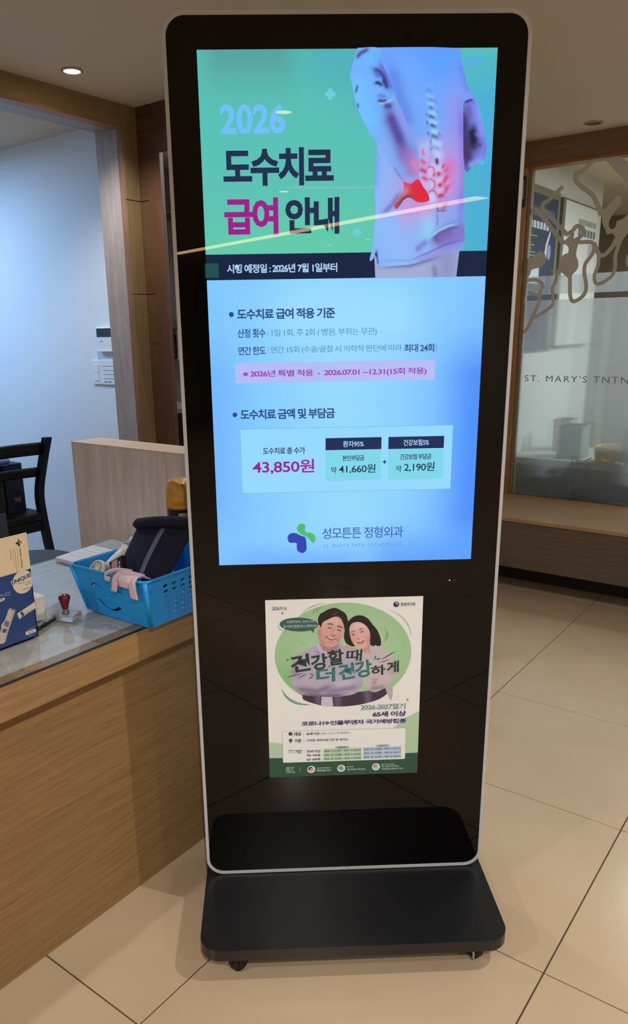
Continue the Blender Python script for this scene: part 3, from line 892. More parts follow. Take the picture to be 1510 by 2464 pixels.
painted('picture_hand', flat_pts([(102.3,1579.4),(117.0,1575.6),(130.0,1583.1),(140.1,1569.4),(149.1,1558.4),(151.0,1546.1),(130.8,1544.0),(115.8,1552.1),(104.9,1548.0),(92.4,1533.0),(86.7,1539.8),(98.3,1554.8),(104.3,1569.7)]), (206, 60, 84), [
    ([(135.7,1564.4),(136.0,1554.4)], 24, (222, 40, 62), 1.0),
    ([(107.9,1573.0),(103.8,1554.7),(94.0,1541.4)], 8, (206, 122, 140), 0.95),
    ([(123.3,1549.5),(112.1,1553.8),(103.0,1549.7),(92.3,1536.4)], 4, (134, 62, 66), 1.0),
], 1.6, pixel_attr(), screen, fn, 5)

stext('clock_text', '12:02:09', [(145.9,1763.7),(237.7,1780.4)], pixel((84, 168, 250)), 0.0)
stext('year_text', '2026', [(-228.5,1660.0),(-111.9,1708.3)], SKY, 0.03, spacing=1.0)
stext('heading_text', '도수치료', [(-226.2,1574.8),(-24.9,1637.9)], NAVY, 0.036)
stext('heading_text', '급여', [(-227.2,1491.7),(-127.7,1555.3)], MAG, 0.036)
stext('heading_text', '안내', [(-114.6,1491.8),(-14.6,1554.7)], NAVY, 0.036)
stext('date_text', '시행 예정일 : 2026년 7월 1일부터', [(-226.2,1425.0),(-18.4,1441.0)], PALE, 0.022)
for c in [(-220.9,1351.3),(-221.0,1161.9)]:
    flat('bullet', ellipse(c[0], c[1], 4.6, 4.6, 18), ROYAL, screen, fn, 3)
stext('section_text', '도수치료 급여 적용 기준', [(-209.9,1341.7),(-22.5,1361.2)], ROYAL, 0.028)
stext('row_title', '산정 횟수', [(-210.3,1308.1),(-156.5,1324.8)], ROYAL, 0.016)
stext('row_text', ': 1일 1회, 주 2회 ( 병원, 부위는 무관)', [(-152.7,1307.6),(58.0,1323.2)], SOFT, -0.004)
stext('row_title', '연간 한도', [(-210.3,1276.0),(-156.9,1291.8)], ROYAL, 0.016)
stext('row_text', ': 연간 15회 (수술/골절 시 의학적 판단에 따라', [(-153.4,1276.5),(107.7,1291.0)], SOFT, -0.004)
stext('row_title', '최대 24회', [(111.9,1276.0),(170.8,1291.4)], ROYAL, 0.02)
stext('row_text', ')', [(172.6,1274.2),(175.4,1291.3)], SOFT, 0.0)
q_ = [(-217.2,1222.8),(173.9,1260.7)]
flat('pink_bar', [(q_[0][0], q_[0][1]), (q_[1][0], q_[0][1]), (q_[1][0], q_[1][1]), (q_[0][0], q_[1][1])], pixel((180, 188, 246)), screen, fn, 2)
stext('notice_text', '※ 2026년 특별 적용  -  2026.07.01 ~12.31(15회 적용)', [(-202.9,1232.0),(157.6,1246.7)], MAG2, 0.016)
stext('section_text', '도수치료 금액 및 부담금', [(-210.0,1151.6),(-22.8,1172.0)], ROYAL, 0.028)
t_ = [(-212.2,1002.8),(215.0,1133.7)]
tx0, tz0, tx1, tz1 = t_[0][0], t_[0][1], t_[1][0], t_[1][1]
flat('table_border', [(tx0, tz0), (tx1, tz0), (tx1, tz1), (tx0, tz1)], pixel((112, 172, 214)), screen, fn, 2)
flat('table_fill', [(tx0 + .7, tz0 + .7), (tx1 - .7, tz0 + .7), (tx1 - .7, tz1 - .7), (tx0 + .7, tz1 - .7)], pixel((148, 216, 254)), screen, fn, 2.6)
stext('price_title', '도수치료 총 수가', [(-167.4,1081.7),(-82.6,1095.8)], NAVY, 0.016)
stext('price_text', '43,850원', [(-189.3,1041.5),(-64.5,1071.0)], pixel((150, 30, 150)), 0.016, spacing=0.95)
for (a, b, c, d, t1, t2) in (([(-41.6,1087.8),(71.0,1112.1)], [(-41.8,1025.1),(70.6,1086.6)], [(-6.4,1093.4),(35.5,1105.7)], [(-7.5,1065.4),(36.6,1076.9)], '환자95%', '본인부담금'),
                             ([(85.0,1087.5),(197.5,1111.9)], [(85.1,1024.7),(197.3,1086.3)], [(115.4,1093.6),(167.2,1106.1)], [(109.3,1065.3),(172.7,1077.2)], '건강보험5%', '건강보험 부담금')):
    flat('price_header', [(a[0][0], a[0][1]), (a[1][0], a[0][1]), (a[1][0], a[1][1]), (a[0][0], a[1][1])], pixel((20, 42, 84)), screen, fn, 4)
    flat('price_box', roundrect(b[0][0], b[0][1], b[1][0], b[1][1], 5, 5), pixel((124, 214, 234)), screen, fn, 3)
    stext('price_header_text', t1, c, PALE, 0.012, 5, 0.95)
    stext('price_title', t2, d, NAVY, 0.016, 5)
stext('price_prefix', '약', [(-30.8,1040.8),(-19.5,1053.9)], NAVY, 0.012, 5)
stext('price_text', '41,660원', [(-14.7,1039.2),(59.8,1058.3)], NAVY, 0.012, 5, 0.95)
stext('price_prefix', '약', [(101.8,1040.7),(112.8,1053.9)], NAVY, 0.012, 5)
stext('price_text', '2,190원', [(118.0,1039.9),(180.2,1059.3)], NAVY, 0.012, 5, 0.95)
stext('plus_text', '+', [(74.3,1057.9),(81.8,1065.9)], NAVY, 0.04, 5)
def clinic_logo(parent, f, layer, cb, cr, local=True, greens=(72, 188, 112), blues=(44, 66, 176), maker=pixel):
    """four-lobed clover mark; cb = centre, cr = size in mm"""
    def m(pts): return [(cb[0] + p[0] * cr, cb[1] + p[1] * cr) for p in pts]
    a = smoothline([(0, .12), (-.30, .45), (-.28, .80), (0, .95), (.27, .80), (.22, .48), (.34, .30), (.70, .26), (.95, .02), (.93, -.30), (.80, -.50), (.55, -.22), (.22, .06), (0, .12)], 5)[:-1]
    b = smoothline([(-.02, .05), (-.45, .28), (-.85, .22), (-1.0, -.08), (-.86, -.40), (-.40, -.44), (-.36, -.72), (-.30, -1.02), (.02, -1.18), (.30, -.98), (.32, -.50), (.24, -.05), (-.02, .05)], 5)[:-1]
    flat('logo_leaf', m(a), maker(greens), parent, f, layer, local)
    flat('logo_lobe', m(b), maker(blues), parent, f, layer + 1, local)
lg = [(-91.6,909.1),(-61.9,908.4)]
clinic_logo(screen, fn, 4, lg[0], (lg[1][0] - lg[0][0]))
stext('clinic_name', '성모튼튼 정형외과', [(-49.2,902.9),(119.7,927.2)], pixel((58, 96, 182)), 0.006)
stext('clinic_name_latin', "ST. MARY'S TNTN ORTHOPEDICS", [(-46.4,884.4),(116.4,891.4)], pixel((100, 146, 214)), 0.0, spacing=1.25)

# ================================================================== poster taped below the screen
corner = [(-172.7,770.8),(162.4,772.6),(170.0,343.9),(-169.7,343.0)]
px0 = (corner[0][0] + corner[3][0]) / 2; px1 = (corner[1][0] + corner[2][0]) / 2
pz1 = (corner[0][1] + corner[1][1]) / 2; pz0 = (corner[2][1] + corner[3][1]) / 2
pcx = (px0 + px1) / 2000.0; pz = pz0 / 1000.0
base_p = Matrix.Rotation(KIOSK_TURN, 4, 'Z') @ Vector((pcx, -0.0012, pz))
poster = thing('vaccination_poster', 'green and white vaccination poster of a smiling couple stuck to black glass below the screen', 'poster', tuple(base_p), KIOSK_TURN)
pf = kiosk_face(pcx, pz, 0.0)
bm = bmesh.new()
bx(bm, (px0 / 1000 - pcx, 0.0, 0), (px1 / 1000 - pcx, 0.0004, (pz1 - pz0) / 1000))
obj('sheet', bm, plain('poster_paper', (234, 242, 248), 0.5), poster, True)
def pp(name, pl, rgb, layer, smooth=True): return flat(name, flat_pts(pl) if smooth else pl, ink(rgb), poster, pf, layer)
def pt(name, body, c, rgb, bold=0.0, layer=8, spacing=0.88, **k): return text(name, body, c, ink(rgb), poster, pf, layer, bold, spacing, **k)
def pline(name, pl, w, rgb, layer, **k): return ribbon(name, pl, w, ink(rgb), poster, pf, layer, **k)
# grounds
e_ = [(-4.7,641.4),(144.2,636.8),(-5.1,761.9)]
ex, ez, erx, erz = e_[0][0], e_[0][1], e_[1][0] - e_[0][0], e_[2][1] - e_[0][1]
painted('green_oval', ellipse(ex, ez, erx, erz, 64), (164, 206, 150), [
    ([(ex - 40, ez - 20), (ex + 40, ez)], 70, (196, 222, 184), 0.8),
    ([(ex - 110, ez - 60)], 50, (140, 196, 122), 0.8)], 5.0, ink_attr(), poster, pf, 1)
hill = [(-169.6,433.5),(-145.3,429.8),(-112.4,418.6),(-89.6,406.3)]
pp('hill', [(px0, hill[0][1])] + hill[1:] + [(hill[3][0], pz0 + 30), (px0, pz0 + 30)], (190, 214, 178), 0.5, False)
hill = [(58.9,409.6),(96.7,448.3),(134.1,483.7),(165.1,499.5)]
pp('hill', hill[:3] + [(px1, hill[3][1]), (px1, pz0 + 30), (hill[0][0], pz0 + 30)], (184, 212, 170), 0.5, False)
ft = [(-169.1,393.0),(-120.5,391.8),(7.7,391.2),(136.4,394.7),(168.3,395.3)]
pp('footer', [(px0, ft[0][1])] + ft[1:4] + [(px1, ft[4][1]), (px1, pz0), (px0, pz0)], (46, 88, 66), 1.5, False)
# brush marks round the oval
for pl, w, c in (([(-98.2,734.6),(-81.2,749.5),(-61.8,757.9),(-41.3,761.9)], 2.4, (170, 190, 160)), ([(94.4,744.5),(122.9,724.3),(138.2,700.4),(143.2,679.3)], 2.6, (176, 198, 170)),
                 ([(-140.2,563.5),(-128.1,542.6),(-105.9,528.0),(-75.9,522.9)], 6.0, (110, 170, 150)), ([(119.9,542.7),(111.4,529.1)], 4.5, (130, 172, 140)),
                 ([(-70.4,733.8),(-66.7,745.3),(-55.8,755.2)], 1.0, (50, 80, 66)), ([(-64.3,737.5),(-59.4,746.3),(-48.5,755.0)], 1.0, (50, 80, 66)),
                 ([(84.3,704.1),(89.0,686.2),(83.0,667.4)], 1.0, (50, 80, 66)), ([(91.7,696.6),(92.0,683.5),(86.2,667.8)], 1.0, (50, 80, 66)),
                 ([(-103.7,690.6),(-101.4,678.7),(-91.7,671.1),(-79.5,670.7)], 1.2, (150, 190, 150)), ([(-144.5,716.6),(-142.3,706.1),(-130.3,700.0)], 1.4, (120, 160, 140))):
    pline('brush_mark', pl, w, c, 2, taper=True)
# the couple
SKIN, SKIN2 = (222, 172, 158), (230, 186, 172)
painted('dark_clothes', flat_pts([(-93.2,551.3),(-46.4,548.0),(27.8,551.0),(92.0,557.9),(90.7,542.6),(69.4,529.6),(36.3,520.7),(-3.4,516.9),(-46.5,519.8),(-74.5,528.1),(-93.4,537.8)]), (66, 54, 68), [
    ([(-59.6,546.6),(-59.7,523.0)], 6, (120, 104, 130), 0.8), ([(-16.7,541.6),(-16.7,517.9)], 8, (112, 98, 124), 0.8), ([(49.2,550.3),(51.2,526.6)], 8, (124, 108, 130), 0.7)],
    2.0, ink_attr(), poster, pf, 2)
pp('white_tee', [(-52.2,543.7),(-28.6,541.6),(-26.6,517.9),(-39.9,518.3),(-53.4,520.6)], (206, 202, 208), 3, False)
painted('shirt', flat_pts([(-118.7,602.3),(-110.9,637.3),(-86.4,654.0),(-62.1,665.5),(-55.7,651.4),(-36.3,649.0),(-13.6,666.6),(2.6,658.3),(23.7,650.7),(35.3,622.2),(37.7,579.5),(33.5,559.8),(19.6,546.7),(-13.4,541.1),(-49.7,542.3),(-95.7,549.2),(-113.5,568.2),(-118.2,580.9)]), (190, 180, 196), [
    ([(-107.7,633.7),(-113.2,591.4)], 9, (160, 150, 172), 0.8), ([(-111.9,564.5),(-62.8,555.7),(-26.6,569.0)], 7, (126, 108, 142), 0.85),
    ([(-49.7,551.7),(-13.4,557.7),(32.6,565.3)], 7, (140, 124, 156), 0.85), ([(-95.7,550.5),(-49.7,543.6),(3.1,544.6)], 5, (96, 82, 108), 0.85),
    ([(-23.3,570.7),(19.3,576.5)], 8, (206, 198, 212), 0.8), ([(-58.9,663.7),(-57.4,644.4)], 4, (150, 138, 160), 0.8), ([(-13.6,664.0),(-23.3,650.4)], 4, (150, 138, 160), 0.8)],
    2.0, ink_attr(), poster, pf, 3)
painted('blouse', flat_pts([(40.0,641.4),(60.8,664.4),(75.5,657.8),(98.6,641.4),(107.2,620.0),(114.3,594.9),(104.8,579.1),(90.3,561.6),(67.4,549.7),(50.8,556.6),(38.2,579.4),(35.3,622.2)]), (208, 194, 192), [
    ([(66.9,583.9),(62.2,566.1)], 6, (166, 148, 152), 0.8), ([(100.6,620.2),(106.2,588.0)], 8, (178, 160, 160), 0.7), ([(52.4,557.4),(90.3,563.4)], 6, (150, 130, 136), 0.8),
    ([(48.0,653.4),(54.6,642.7)], 4, (176, 158, 160), 0.7)], 2.0, ink_attr(), poster, pf, 4)
pp('sleeve_tip', [(89.6,558.0),(103.4,567.5),(105.8,548.4),(101.9,528.2),(93.1,546.1)], (194, 184, 182), 3)
painted('neck', flat_pts([(-59.6,674.1),(-36.3,659.5),(-12.9,672.7),(-20.1,657.3),(-36.3,648.1),(-50.8,654.7)]), (190, 138, 128), [], 2.0, ink_attr(), poster, pf, 4)
pp('collar', [(-62.9,662.0),(-58.8,674.1),(-49.2,652.9),(-38.7,649.1),(-50.9,644.2),(-57.3,649.7)], (204, 196, 208), 4.5, False)
painted('face', flat_pts([(-59.9,712.0),(-57.0,717.0),(-48.9,725.3),(-29.7,731.6),(-10.6,725.1),(-2.8,706.9),(-6.4,689.8),(-11.7,674.4),(-20.1,664.2),(-34.7,660.8),(-49.2,666.8),(-56.8,680.9),(-59.5,696.5)]), SKIN, [
    ([(-55.4,706.7),(-55.6,677.4),(-42.7,664.9)], 6, (190, 132, 120), 0.7), ([(-8.9,689.9),(-15.3,669.3)], 5, (196, 138, 126), 0.6), ([(-36.2,719.8),(-20.1,721.1)], 10, (238, 196, 184), 0.8),
    ([(-42.6,694.3)], 7, (232, 160, 150), 0.7), ([(-13.7,688.3)], 6, (230, 156, 146), 0.7), ([(-40.2,713.1),(-33.0,714.6),(-25.8,711.7)], 2.0, (70, 48, 46), 0.9), ([(-18.9,708.7),(-12.1,707.5),(-6.0,703.9)], 2.0, (70, 48, 46), 0.9),
    ([(-38.6,704.8),(-33.8,705.2),(-29.4,702.9)], 1.5, (60, 40, 40), 0.95), ([(-18.2,700.1),(-12.9,698.9),(-8.6,697.1)], 1.5, (60, 40, 40), 0.95),
    ([(-23.3,705.8),(-26.2,693.8)], 2.2, (206, 150, 138), 0.8), ([(-31.4,689.7),(-26.6,686.1),(-20.9,686.8)], 1.8, (160, 98, 90), 0.9), ([(-42.7,686.6),(-45.1,678.9)], 2.0, (184, 120, 110), 0.8), ([(-18.2,681.5),(-18.5,674.6)], 2.0, (184, 120, 110), 0.8),
    ([(-34.6,671.6),(-26.6,669.6)], 3.0, (206, 146, 134), 0.8)],
    1.1, ink_attr(), poster, pf, 5)
pp('smile', [(-42.3,687.4),(-35.4,684.6),(-28.2,681.8),(-19.3,680.2),(-25.8,675.7),(-32.2,676.4),(-38.6,680.7)], (160, 76, 76), 6, False)
pp('teeth', [(-39.4,685.6),(-33.8,683.4),(-27.9,680.9),(-22.1,679.9),(-28.2,678.7),(-34.3,680.3)], (238, 232, 226), 6.5, False)
pp('hair', [(-58.6,713.7),(-58.8,727.3),(-54.5,737.4),(-48.9,740.6),(-36.1,747.9),(-21.8,750.3),(-10.6,744.6),(0.6,735.8),(5.2,720.3),(4.3,705.0),(-0.5,695.6),(-2.8,706.9),(-6.1,718.1),(-13.8,729.7),(-26.5,729.8),(-39.3,723.7),(-49.0,718.2),(-53.0,706.6),(-55.4,711.9)], (36, 28, 30), 7)
pline('hair_shine', [(-29.7,734.1),(-20.2,738.1),(-15.4,743.9)], 1.6, (104, 92, 92), 7.5, taper=True)
painted('neck', flat_pts([(26.0,662.8),(52.6,670.7),(55.2,660.2),(44.8,644.4),(36.7,650.3)]), (212, 160, 146), [], 2.0, ink_attr(), poster, pf, 5)
pp('hair', [(6.8,720.3),(18.2,729.8),(32.6,731.8),(47.1,725.1),(58.5,710.2),(69.2,696.2),(77.2,673.4),(74.7,659.3),(57.6,664.5),(49.5,658.6),(34.8,671.2),(18.7,660.4),(2.5,667.9),(-3.2,684.5),(0.7,705.1)], (32, 26, 28), 4.8)
painted('face', flat_pts([(8.4,704.8),(15.1,714.6),(29.6,716.5),(44.1,708.1),(52.6,693.2),(53.5,675.9),(49.5,664.2),(39.8,655.4),(28.5,657.5),(17.1,666.6),(10.2,684.1)]), SKIN2, [
    ([(10.5,689.3),(17.1,668.3)], 5, (206, 150, 138), 0.7), ([(51.6,686.3),(47.8,663.9)], 5, (200, 146, 134), 0.7), ([(26.4,709.5),(34.5,707.5)], 9, (242, 208, 196), 0.8),
    ([(15.4,678.8)], 6, (236, 166, 156), 0.7), ([(44.4,684.8)], 6, (236, 166, 156), 0.7),
    ([(11.7,693.0),(16.1,695.7),(21.4,695.2)], 1.5, (96, 68, 62), 0.85), ([(28.8,698.4),(33.7,701.0),(38.5,700.9)], 1.5, (96, 68, 62), 0.85),
    ([(13.1,687.1),(16.9,688.7),(20.8,687.3)], 1.5, (50, 36, 36), 0.95), ([(32.0,692.4),(35.9,694.4),(39.7,693.6)], 1.5, (50, 36, 36), 0.95),
    ([(26.2,692.3),(25.0,681.1)], 1.8, (214, 160, 148), 0.8), ([(24.2,678.5),(27.5,677.0),(31.2,678.6)], 1.6, (176, 112, 102), 0.9)],
    1.1, ink_attr(), poster, pf, 5.5)
pp('lips', [(23.8,671.2),(29.2,670.7),(34.8,671.9),(41.6,673.8),(38.1,668.4),(32.4,665.8),(27.6,666.9)], (186, 70, 84), 6.2)
pp('teeth', [(26.7,669.9),(32.4,669.6),(38.0,671.5),(33.2,668.3)], (240, 232, 226), 6.6, False)
pp('hair_lock', [(44.1,708.9),(53.9,693.2),(55.0,677.6),(54.3,663.7),(64.1,661.7),(60.4,691.3),(50.5,710.5)], (32, 26, 28), 6)
pp('hand', [(-2.6,659.9),(0.9,662.2),(7.4,660.8),(18.8,657.8),(28.5,653.7),(26.9,650.2),(15.5,653.0),(2.6,656.2)], (214, 164, 152), 5)
# speech bubble
b_ = [(-100.4,714.5),(-59.2,713.3),(-100.2,730.5)]
flat('speech_bubble', ellipse(b_[0][0], b_[0][1], b_[1][0] - b_[0][0], b_[2][1] - b_[0][1], 40, math.radians(-3)), ink((54, 100, 90)), poster, pf, 3)
pp('bubble_tail', [(-75.5,701.5),(-67.0,702.6),(-69.0,694.0)], (54, 100, 90), 3.2, False)
pt('bubble_text', '인플루엔자, 코로나19', [(-126.1,718.1),(-68.3,724.2)], (214, 226, 216), 0.0, 5)
pt('bubble_text', '동시에 접종하니 편하네!', [(-134.0,707.2),(-62.6,714.2)], (214, 226, 216), 0.0, 5)
pt('date_text', '2026.9.16.', [(-156.9,749.1),(-124.9,756.4)], (70, 78, 74), 0.0)
g_ = [(108.8,754.9),(115.1,754.7)]; gr = g_[1][0] - g_[0][0]; gc = g_[0]
flat('emblem_disc', ellipse(gc[0], gc[1], gr, gr, 30), ink((34, 36, 74)), poster, pf, 5)
flat('emblem_swirl', ellipse(gc[0] + gr * .22, gc[1] + gr * .28, gr * .62, gr * .5, 24, 0.5), ink((242, 243, 228)), poster, pf, 5.5)
flat('emblem_swirl', ellipse(gc[0] + gr * .62, gc[1] + gr * .42, gr * .30, gr * .42, 20, 0.7), ink((190, 70, 80)), poster, pf, 6)
flat('emblem_swirl', ellipse(gc[0] + gr * .02, gc[1] + gr * .10, gr * .34, gr * .30, 20, 0.4), ink((34, 36, 74)), poster, pf, 6)
pt('agency_text', '질병관리청', [(118.1,750.8),(149.2,758.4)], (66, 68, 70), 0.01)
# brush-lettered title, each syllable at its own tilt
DG, TL = (34, 62, 50), (44, 124, 112)
for ch, c, rgb, a in (('건', [(-119.7,604.3),(-76.8,644.7)], DG, 9), ('강', [(-75.1,608.3),(-37.9,645.1)], DG, 9), ('할', [(-37.5,617.9),(-3.0,654.7)], DG, 7), ('때', [(2.0,626.3),(37.4,653.4)], DG, 0),
                      ('더', [(-64.2,578.2),(-20.7,612.0)], TL, 4), ('건', [(-15.2,583.1),(20.9,620.9)], TL, 9), ('강', [(21.1,586.9),(58.9,627.4)], TL, 10), ('하', [(56.5,590.6),(88.9,614.4)], DG, 6), ('게', [(90.2,596.0),(118.5,623.2)], DG, 4)):
    pt('title_text', ch, c, rgb, 0.014 if ch == '때' else 0.026, 9, turn=math.radians(a), shear=0.05)
for pl, w, c in (([(-129.8,591.7),(-109.9,596.5),(-91.3,600.5)], 1.5, DG), ([(-106.3,586.9),(-95.1,593.3),(-83.1,599.7)], 1.5, DG), ([(77.7,627.7),(92.9,636.3),(109.5,646.4)], 2.0, DG), ([(73.4,620.3),(85.7,623.9),(98.5,628.9)], 1.2, DG),
                 ([(-78.8,586.0),(-75.3,589.9),(-69.1,591.9)], 3.0, TL), ([(-78.2,600.8),(-72.7,596.6),(-67.8,595.7)], 2.5, TL), ([(64.6,627.3),(65.8,633.9),(65.2,637.9)], 3, TL), ([(67.1,628.0),(72.0,629.7),(76.9,631.4)], 3.5, TL)):
    pline('title_flick', pl, w, c, 9, taper=True)
for c in [(-126.1,633.5),(-35.0,615.1),(139.2,529.3),(-134.9,741.6)]:
    flat('sparkle', [(c[0] + r * math.cos(a), c[1] + r * math.sin(a)) for a, r in [(k * math.pi / 4 + .2, (4 if k % 2 == 0 else 1)) for k in range(8)]], ink((60, 90, 76)), poster, pf, 9)
pt('season_text', '2026-2027절기', [(34.9,507.8),(134.6,520.6)], (76, 124, 120), 0.004)
ribbon('season_rule', [(33.6,506.7),(135.5,507.8)], 0.6, ink((120, 160, 150)), poster, pf, 8)
PUR = (66, 34, 112)
pt('age_text', '65세 이상', [(61.6,489.0),(136.9,502.1)], PUR, 0.028)
pt('vaccine_text', '코로나19·인플루엔자 국가예방접종', [(-97.8,472.0),(137.4,483.1)], PUR, 0.028)
t_ = [(-140.9,379.8),(137.5,459.4)]
flat('info_border', roundrect(t_[0][0], t_[0][1], t_[1][0], t_[1][1], 4, 5), ink((120, 138, 126)), poster, pf, 3)
flat('info_box', roundrect(t_[0][0] + .5, t_[0][1] + .5, t_[1][0] - .5, t_[1][1] - .5, 3.6, 5), ink((242, 244, 230)), poster, pf, 4)
GRY, DK = (96, 110, 104), (56, 60, 62)
c = [(-122.6,453.1)][0]
flat('magnifier_icon', ellipse(c[0], c[1], 4.6, 4.6, 24), ink(GRY), poster, pf, 5, holes=[ellipse(c[0], c[1], 3.8, 3.8, 24)])
ribbon('magnifier_icon', [(c[0] + 3.2, c[1] - 3.2), (c[0] + 6, c[1] - 6)], 1.2, ink(GRY), poster, pf, 5)
c = [(-122.4,436.6)][0]
flat('pin_icon', ellipse(c[0], c[1], 4.4, 4.4, 24), ink(GRY), poster, pf, 5, holes=[ellipse(c[0], c[1], 1.6, 1.6, 16)])
flat('pin_icon', [(c[0] - 3.9, c[1] - 2), (c[0] + 3.9, c[1] - 2), (c[0], c[1] - 7.5)], ink(GRY), poster, pf, 5.4)
c = [(-127.2,404.8),(-116.4,411.8)]
flat('calendar_icon', [(c[0][0], c[0][1]), (c[1][0], c[0][1]), (c[1][0], c[1][1]), (c[0][0], c[1][1])], ink(GRY), poster, pf, 5)
flat('calendar_icon', [(c[0][0] + .8, c[0][1] + .8), (c[1][0] - .8, c[0][1] + .8), (c[1][0] - .8, c[1][1] - 2.2), (c[0][0] + .8, c[1][1] - 2.2)], ink((242, 244, 230)), poster, pf, 5.5)
for t, cc in (('대상', [(-114.1,447.7),(-98.0,456.8)]), ('기관', [(-113.5,430.6),(-98.2,439.8)]), ('기간', [(-113.2,403.4),(-97.7,412.6)])):
    pt('row_title', t, cc, DK, 0.03)
for cc in ([(-92.7,448.1),(-92.7,454.9)], [(-92.4,431.3),(-92.3,438.4)], [(-92.0,404.1),(-91.9,411.3)]):
    ribbon('row_divider', cc, 0.5, ink(GRY), poster, pf, 6)
pt('row_text', '65세 이상', [(-86.6,448.5),(-57.1,455.4)], PUR, 0.025)
pt('row_text', '(1961. 12. 31. 이전 출생자)', [(-54.6,447.9),(10.2,454.7)], (110, 112, 112), 0.0)
pt('row_text', '가까운 위탁의료기관 및 보건소', [(-86.8,432.0),(7.7,438.3)], PUR, 0.016)
pt('row_small_text', '※ 위탁의료기관은 예방접종도우미 누리집 또는 관할 보건소에서 확인 후 방문', [(-86.9,425.4),(107.9,425.7)], (140, 144, 142), 0.0)
for t, cc in (('75세 이상 :', [(-86.6,403.9),(-52.3,411.3)]), ('70~74세 :', [(-86.7,393.8),(-52.3,400.9)]), ('65~69세 :', [(-86.8,383.4),(-52.4,390.5)])):
    pt('age_row', t, cc, PUR, 0.02)
def quad(pl): return [(pl[0][0], pl[0][1]), (pl[1][0], pl[0][1]), (pl[1][0], pl[1][1]), (pl[0][0], pl[1][1])]
pp('flu_panel', quad([(-48.8,382.9),(37.8,412.9)]), (190, 216, 178), 5, False)
pp('covid_panel', quad([(41.2,383.7),(128.2,413.2)]), (190, 210, 222), 5, False)
pp('flu_tag', quad([(-21.8,411.9),(9.6,418.0)]), (176, 206, 166), 6, False)
pp('covid_tag', quad([(70.4,413.2),(101.1,419.3)]), (182, 204, 218), 6, False)
pt('tag_text', '인플루엔자', [(-17.5,412.6),(5.5,417.5)], (70, 90, 76), 0.01)
pt('tag_text', '코로나19', [(75.8,413.9),(94.7,418.7)], (70, 84, 100), 0.01)
for t, cc in (('2026. 10. 6.(화) ~ 2027. 4. 30.(금)', [(-46.7,404.2),(35.8,409.6)]), ('2026. 10. 12.(월) ~ 2027. 4. 30.(금)', [(-47.2,394.1),(35.9,399.5)]), ('2026. 10. 15.(목) ~ 2027. 4. 30.(금)', [(-47.8,383.7),(36.0,389.1)]),
              ('2026. 10. 12.(월) ~ 2027. 6. 30.(수)', [(43.0,405.3),(126.2,410.7)]), ('2026. 10. 12.(월) ~ 2027. 6. 30.(수)', [(43.2,395.5),(126.4,400.8)]), ('2026. 10. 15.(목) ~ 2027. 6. 30.(수)', [(43.3,385.0),(126.7,390.4)])):
    pt('period_text', t, cc, (72, 80, 88), 0.012)
W_ = (214, 222, 214)
for t, cc in (('접종기관', [(-134.3,364.5),(-116.2,369.1)]), ('방문 시', [(-134.4,359.0),(-117.9,363.3)]), ('지켜주세요', [(-134.5,353.4),(-112.8,357.6)]),
              ('건강상태가 좋을 때', [(-64.3,362.2),(-32.9,365.7)]), ('예방접종 하기', [(-64.4,354.9),(-31.9,360.1)]),
              ('손소독 등', [(4.0,362.9),(19.5,366.7)]), ('개인위생 수칙 준수', [(4.0,355.3),(47.2,360.2)]),
              ('접종 후 의료기관에서', [(83.5,366.4),(112.4,369.7)]), ('20~30분 머무르며', [(83.6,360.9),(123.2,365.0)]), ('이상반응 관찰 후 귀가', [(83.7,354.1),(133.7,358.7)])):
    pt('footer_text', t, cc, W_, 0.012)
ribbon('footer_rule', [(-102.3,354.0),(-102.1,367.1)], 0.5, ink(W_), poster, pf, 5)
for c, (c1, c2) in zip([(-76.7,360.9),(-8.1,361.3),(71.2,362.2)], (((60, 46, 44), (222, 160, 150)), ((214, 120, 120), (120, 170, 176)), ((214, 110, 116), (170, 200, 200)))):
    flat('footer_icon', ellipse(c[0], c[1], 9.2, 9.2, 28), ink((230, 232, 226)), poster, pf, 5)
    flat('footer_icon_mark', ellipse(c[0] - 1.5, c[1] + 1.5, 5.6, 5.0, 20, .4), ink(c1), poster, pf, 6)
    flat('footer_icon_mark', ellipse(c[0] + .5, c[1] - 1.2, 4.8, 4.6, 20), ink(c2), poster, pf, 7)

# ================================================================== lamps
M_TRIM = plain('lamp_trim', (170, 150, 128), 0.4, 0.3)
M_LENS = glow('warm_lens', (255, 214, 160), 22.0)
M_LENS_OFF = plain('unlit_lens', (96, 82, 66), 0.5)
def downlight(x, y, label, watts=None, r=0.036, group=None, beam=150):
    t = thing('downlight', label, 'ceiling light', (x, y, H), 0, group)
    bm = bmesh.new()
    lathe(bm, [(r, 0.0005), (r * 1.28, 0.0), (r * 1.28, -0.003), (r * 1.02, -0.0055), (r, -0.003)], 28, cap=False)
    obj('trim_ring', bm, M_TRIM, t, True, True)
    bm = bmesh.new()
    lathe(bm, [(0.0, -0.002), (r, -0.002)], 28, cap=False)
    obj('lens', bm, M_LENS if watts else M_LENS_OFF, t, True)
    if watts:
        ld = bpy.data.lights.new('downlight_lamp', 'SPOT')
        ld.energy = watts; ld.color = WARM; ld.spot_size = math.radians(beam); ld.spot_blend = 0.6
        ld.shadow_soft_size = r * 0.7
        lo = bpy.data.objects.new('downlight_lamp', ld)
        col.objects.link(lo); lo.parent = t; lo.location = (0, 0, -0.02)
    return t
downlight(-1.6626, 0.7394, 'lit warm downlight in the ceiling by the oak lintel', DOWNLIGHT_W * 0.42, 0.030, beam=140)
downlight(-0.4319, 2.7648, 'unlit downlight in the ceiling above the glass partition', None, 0.034)
downlight(1.336, -1.724, 'lit warm downlight mirrored in the kiosk screen', DOWNLIGHT_W * 1.5)
